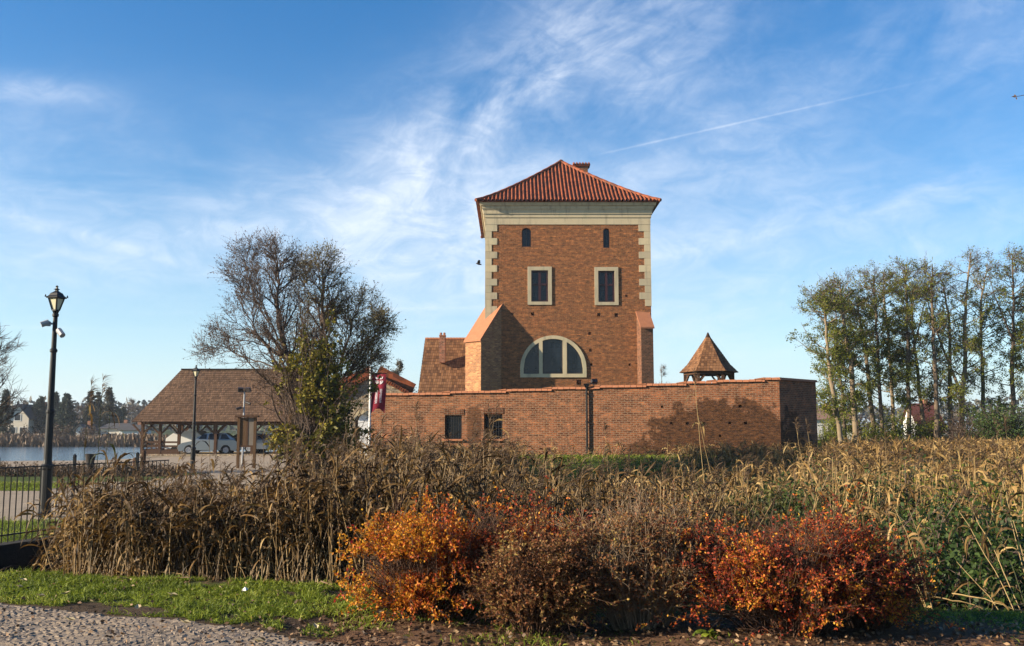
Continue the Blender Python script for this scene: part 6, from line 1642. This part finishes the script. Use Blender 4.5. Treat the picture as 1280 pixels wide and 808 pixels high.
# ------------------------------------------------------------------ grass, litter and small things on the ground
def ground_cover():
    rng = np.random.default_rng(120)
    gm = leaf_mat('grass_blade', [(0, (.06, .085, .010)), (.4, (.16, .215, .02)), (.8, (.29, .34, .035)), (1, (.38, .32, .09))], trans=.35, scale=.9, mixn=.35)
    def blades(n, x0, x1, y0, y1, fn, h, w):
        x, y = scatter(rng, n, x0, x1, y0, y1); keep = fn(x, y); x, y = x[keep], y[keep]; m = len(x)
        ribbons(A, rng, np.stack([x, y, hz(x, y) - .004], -1), np.stack([rng.normal(0, .45, m), rng.normal(0, .45, m), np.ones(m)], -1), h * rng.uniform(.4, 1.3, m) * (.55 + .9 * vnoise(x * 4, y * 4, 19)), w, 2, .6, .2)
    A = Acc()
    def strip(x, y):
        d = y - y_road(x); p = vnoise(x * 1.7, y * 2.2, 3); q = vnoise(x * 6, y * 6, 13)
        hd = smooth(1.3, .5, np.abs(y - 8.0 + .12 * (x - 1))) * smooth(-2.2, -1.0, x) * (x < 4.2)
        return (d > .10 + .22 * (vnoise(x * 2.5, y * 2.5, 23) - .5)) & (y < y_bank(x) + .35) & (p * .9 + q * .8 + .20 * np.minimum(d, 1.5) > .80 + .35 * hd) & (rng.random(len(x)) > hd * .85)
    blades(150000, -7.2, .4, 7.6, 11.7, strip, .075, .0085)
    blades(40000, .4, 6.5, 6.6, 10.6, lambda x, y: strip(x, y) & ((x > 3.0) | (rng.random(len(x)) < .55)), .05, .008)
    tag(A.build('grass', gm), 'short bright green grass between the cobbled path and the reeds', 'grass', None, 'stuff')
    A = Acc(); blades(26000, -12.5, -5.5, 11.5, 18.3, lambda x, y: (x < x_wall(y) - .1), .09, .012)
    blades(7000, -17, -13.3, 27.5, 31.5, lambda x, y: x < 99, .10, .02); blades(20000, -5.5, 13, 33.2, 40.5, lambda x, y: y < 43.2 - .21 * (x + 6.3) - .2, .13, .025)
    tag(A.build('grass', gm), 'green grass behind the railing and on the bank below the brick wall', 'grass', None, 'stuff')
    # leaf litter
    A = Acc(); lm = leaf_mat('leaf_litter', [(0, (.04, .024, .015)), (.5, (.13, .07, .035)), (.85, (.25, .15, .075)), (1, (.36, .26, .16))], trans=0, mixn=.15)
    x, y = scatter(rng, 9000, -3.0, 5.5, 6.6, 9.9); hd = smooth(1.5, .3, np.abs(y - 7.9 + .12 * (x - 1))) * smooth(-2.6, -1.0, x); keep = rng.random(len(x)) < hd * .9 + .06; x, y = x[keep], y[keep]; m = len(x)
    leaf_quads(A, rng, np.stack([x, y, hz(x, y) + rng.uniform(.005, .03, m)], -1), .05, .032, np.stack([rng.normal(0, 1, m), rng.normal(0, 1, m), rng.normal(0, .25, m)], -1), 0, .25)
    x, y = scatter(rng, 900, -6.5, 0, 7.6, 11.2); m = len(x); leaf_quads(A, rng, np.stack([x, y, hz(x, y) + rng.uniform(.01, .04, m)], -1), .045, .03, np.stack([rng.normal(0, 1, m), rng.normal(0, 1, m), rng.normal(0, .25, m)], -1), 0, .25)
    x, y = scatter(rng, 2500, -6.0, 5.0, 8.9, 12.5); dd = y - y_bank(x); keep = (dd > -.25) & (dd < .7); x, y = x[keep], y[keep]; m = len(x)
    ribbons(A, rng, np.stack([x, y, hz(x, y) + .01], -1), np.stack([rng.normal(0, 1, m), rng.normal(0, .6, m), rng.uniform(0, .5, m)], -1), rng.uniform(.15, .4, m), .014, 3, .4, .4)
    tag(A.build('leaf_litter', lm), 'brown fallen leaves and broken stalks under the barberries', 'leaf litter', None, 'stuff')
    # pale leaves one can count on the grass
    pm = plain_mat('pale_leaf', (.52, .42, .24), .3, 20)
    spots = [((48, 721), 'yellowish leaf on the grass at the far left, upper of two'), ((44, 729), 'large yellowish leaf on the grass at the far left, lower of two'), ((72, 740), 'cream leaf lying on the grass edge beside the cobbles'),
             ((126, 747), 'cream leaf on the grass where the cobbles curve away'), ((90, 737), 'small pale leaf between the two cream ones'), ((184, 759), 'pale pinkish leaf on the lower grass edge'),
             ((110, 771), 'tan leaf lying on bare soil beside the cobbles'), ((250, 777), 'brown curled leaf on the soil edge in the middle'), ((283, 734), 'small tan leaf near the white scrap of paper'),
             ((233, 743), 'small ochre leaf in the middle of the grass'), ((404, 779), 'tan leaf on the grass left of the orange shrub'), ((456, 757), 'pale curled leaf under the left edge of the orange shrub'), ((478, 765), 'long tan leaf under the orange shrub'),
             ((340, 797), 'ochre leaf at the lower edge of the soil strip')]
    for (px, py), lb in spots:
        Y = (EYE - .03) * F / (py - 540); x = (px - 640) / F * Y; z = float(hz(x, Y)) + .055; A = Acc(); a = rng.uniform(0, 6.28); c, s = math.cos(a), math.sin(a); L, W = rng.uniform(.075, .115), rng.uniform(.045, .065)
        pts = [(0, 0, 0), (.3, .45, .012), (.62, .42, .02), (1, 0, .03), (.62, -.42, .016), (.3, -.45, .02)]
        V = [(x + (u * L * c - v * W * s), Y + (u * L * s + v * W * c), z + w) for u, v, w in pts] + [(x + .5 * L * c, Y + .5 * L * s, z - .004)]
        A.add(V, [[k, (k + 1) % 6, 6] for k in range(6)]); A.add(V[:1] + [(x - .3 * L * c, Y - .3 * L * s, z - .01), (x - .3 * L * c, Y - .3 * L * s + .003, z - .01)], [[0, 1, 2]])
        tag(A.build('fallen_leaf', pm), lb, 'leaf', 'pale fallen leaves on the grass')
    Y = 10.0; x = (314 - 640) / F * Y; A = Acc(); z = float(hz(x, Y)) + .03; V = [(x - .035, Y, z), (x + .02, Y - .02, z + .005), (x + .035, Y + .02, z + .02), (x - .02, Y + .03, z + .025), (x + .0, Y + .01, z + .04)]
    A.add(V, [[0, 1, 4], [1, 2, 4], [2, 3, 4], [3, 0, 4]]); tag(A.build('paper_scrap', MAT['white']), 'crumpled white scrap of paper lying on the grass', 'paper')
    # green rosette in the litter
    Y = 7.95; x = (880 - 640) / F * Y; z = float(hz(x, Y)); A = Acc(); n = 11; az = np.linspace(0, 6.28, n, endpoint=False)
    ribbons(A, rng, np.repeat([[x, Y, z + .01]], n, 0), np.stack([np.cos(az), np.sin(az), np.full(n, .7)], -1), rng.uniform(.13, .2, n), .055, 5, .4, .1); tag(A.build('dock_plant', LM['bush_green'] if False else gm), 'leafy green dock rosette in the litter under the red barberry', 'weed')
ground_cover()


def sky_things():
    # a pigeon passing left of the tower
    p = at(598, 330, 60); r = thing('pigeon', 'small dark pigeon flying just left of the brick tower', 'bird', tuple(p)); A = Acc()
    A.tubes([[p + Vector((-.16, 0, .02)), p + Vector((-.10, 0, .03)), p + Vector((0, 0, 0)), p + Vector((.10, 0, -.03)), p + Vector((.2, 0, -.05))]], [[.012, .045, .07, .05, .03]], 8, True)
    for s in (-1, 1): A.add([p + Vector((-.08, s * .04, .03)), p + Vector((.08, s * .04, .02)), p + Vector((.14, s * .26, .16)), p + Vector((.05, s * .34, .2)), p + Vector((-.04, s * .2, .16))], [[0, 1, 2, 3, 4]])
    A.build('body', MAT['dark_frame'], r, smooth=True)
    # young tree just outside the right edge; only the tip of one twig reaches into the picture
    rng = np.random.default_rng(7); Y = 7.0; a, b = np.array(at(1420, 100, Y)), np.array(at(1270, 121, Y)); x0, y0 = 6.6, 7.6; zb = float(hz(x0, y0))
    r = thing('young_tree', 'young tree whose leafy twig tip pokes into the sky at the right edge', 'tree', (x0, y0, zb)); A = Acc()
    t = np.linspace(0, 1, 9)[:, None]; T = np.array((x0, y0, zb - .1)) * (1 - t) + np.array((x0 + .15, y0 + .1, 6.2)) * t + rng.normal(0, .02, (9, 3)); A.tubes([T], [np.linspace(.07, .02, 9)], 8)
    k = T[6]; L = np.array([k, k * .6 + a * .4 + np.array((0, 0, .15)), a, a * .5 + b * .5 + np.array((0, 0, .02)), b]); A.tubes([L], [[.02, .014, .009, .005, .002]], 6)
    d = U(np.stack([rng.uniform(.2, 1, 14), rng.normal(0, .7, 14), rng.uniform(.2, 1, 14)], -1)); P, R = branches(rng, T[rng.integers(3, 9, 14)], d, rng.uniform(.8, 1.6, 14), .014, 6, .12, .05); A.tubes(P, R, 5); A.build('trunk', MAT['twig'], r)
    A = Acc(); q = L[3] * .5 + L[4] * .5; leaf_quads(A, rng, np.vstack([L[3:].repeat(4, 0), q[None].repeat(4, 0)]), .032, .018, None, .6)
    pos, dd, tt, rr = children(rng, P, R, 30, .2, (.3, 1.2)); pos = pos[pos[:, 0] > 5.6]; leaf_quads(A, rng, pos, .045, .025, None, .5); A.build('leaves', LM['dry_leaf'], r)
sky_things()


# ------------------------------------------------------------------ the photograph is exposed for the sunlit side: keep base colours on the low, natural side
def tone(gain, keep=('tower_brick', 'wall_brick', 'dark_brick', 'ground', 'granite_setts', 'lake_water', 'black_iron')):
    for m in bpy.data.materials:
        if not m.use_nodes or m.name in keep: continue
        t = NT(m.node_tree); b = m.node_tree.nodes.get('Principled BSDF')
        for nd in [b] + [n for n in m.node_tree.nodes if n.type == 'BSDF_TRANSLUCENT']:
            s = nd.inputs['Base Color'] if nd is b else nd.inputs['Color']
            if s.is_linked: t.set(s, t.mix(1.0, s.links[0].from_socket, (gain, gain, gain), 'MULTIPLY'))
tone(.80)


def haze():
    A = Acc(); x, y0, y1, z0, z1 = 3200, -90, 6200, -4.5, 40
    A.hexa([(-x, y0, z0), (x, y0, z0), (x, y1, z0), (-x, y1, z0), (-x, y0, z1), (x, y0, z1), (x, y1, z1), (-x, y1, z1)])
    m = bpy.data.materials.new('haze'); m.use_nodes = True; nt = m.node_tree; nt.nodes.remove(nt.nodes['Principled BSDF'])
    v = nt.nodes.new('ShaderNodeVolumePrincipled'); v.inputs['Color'].default_value = (.80, .88, 1, 1); v.inputs['Density'].default_value = HAZE; v.inputs['Anisotropy'].default_value = .3
    nt.links.new(v.outputs[0], nt.nodes['Material Output'].inputs['Volume'])
    o = A.build('haze', m); tag(o, 'thin bluish autumn haze in the air over the whole place', 'haze', None, 'stuff')
HAZE = .00028
haze()
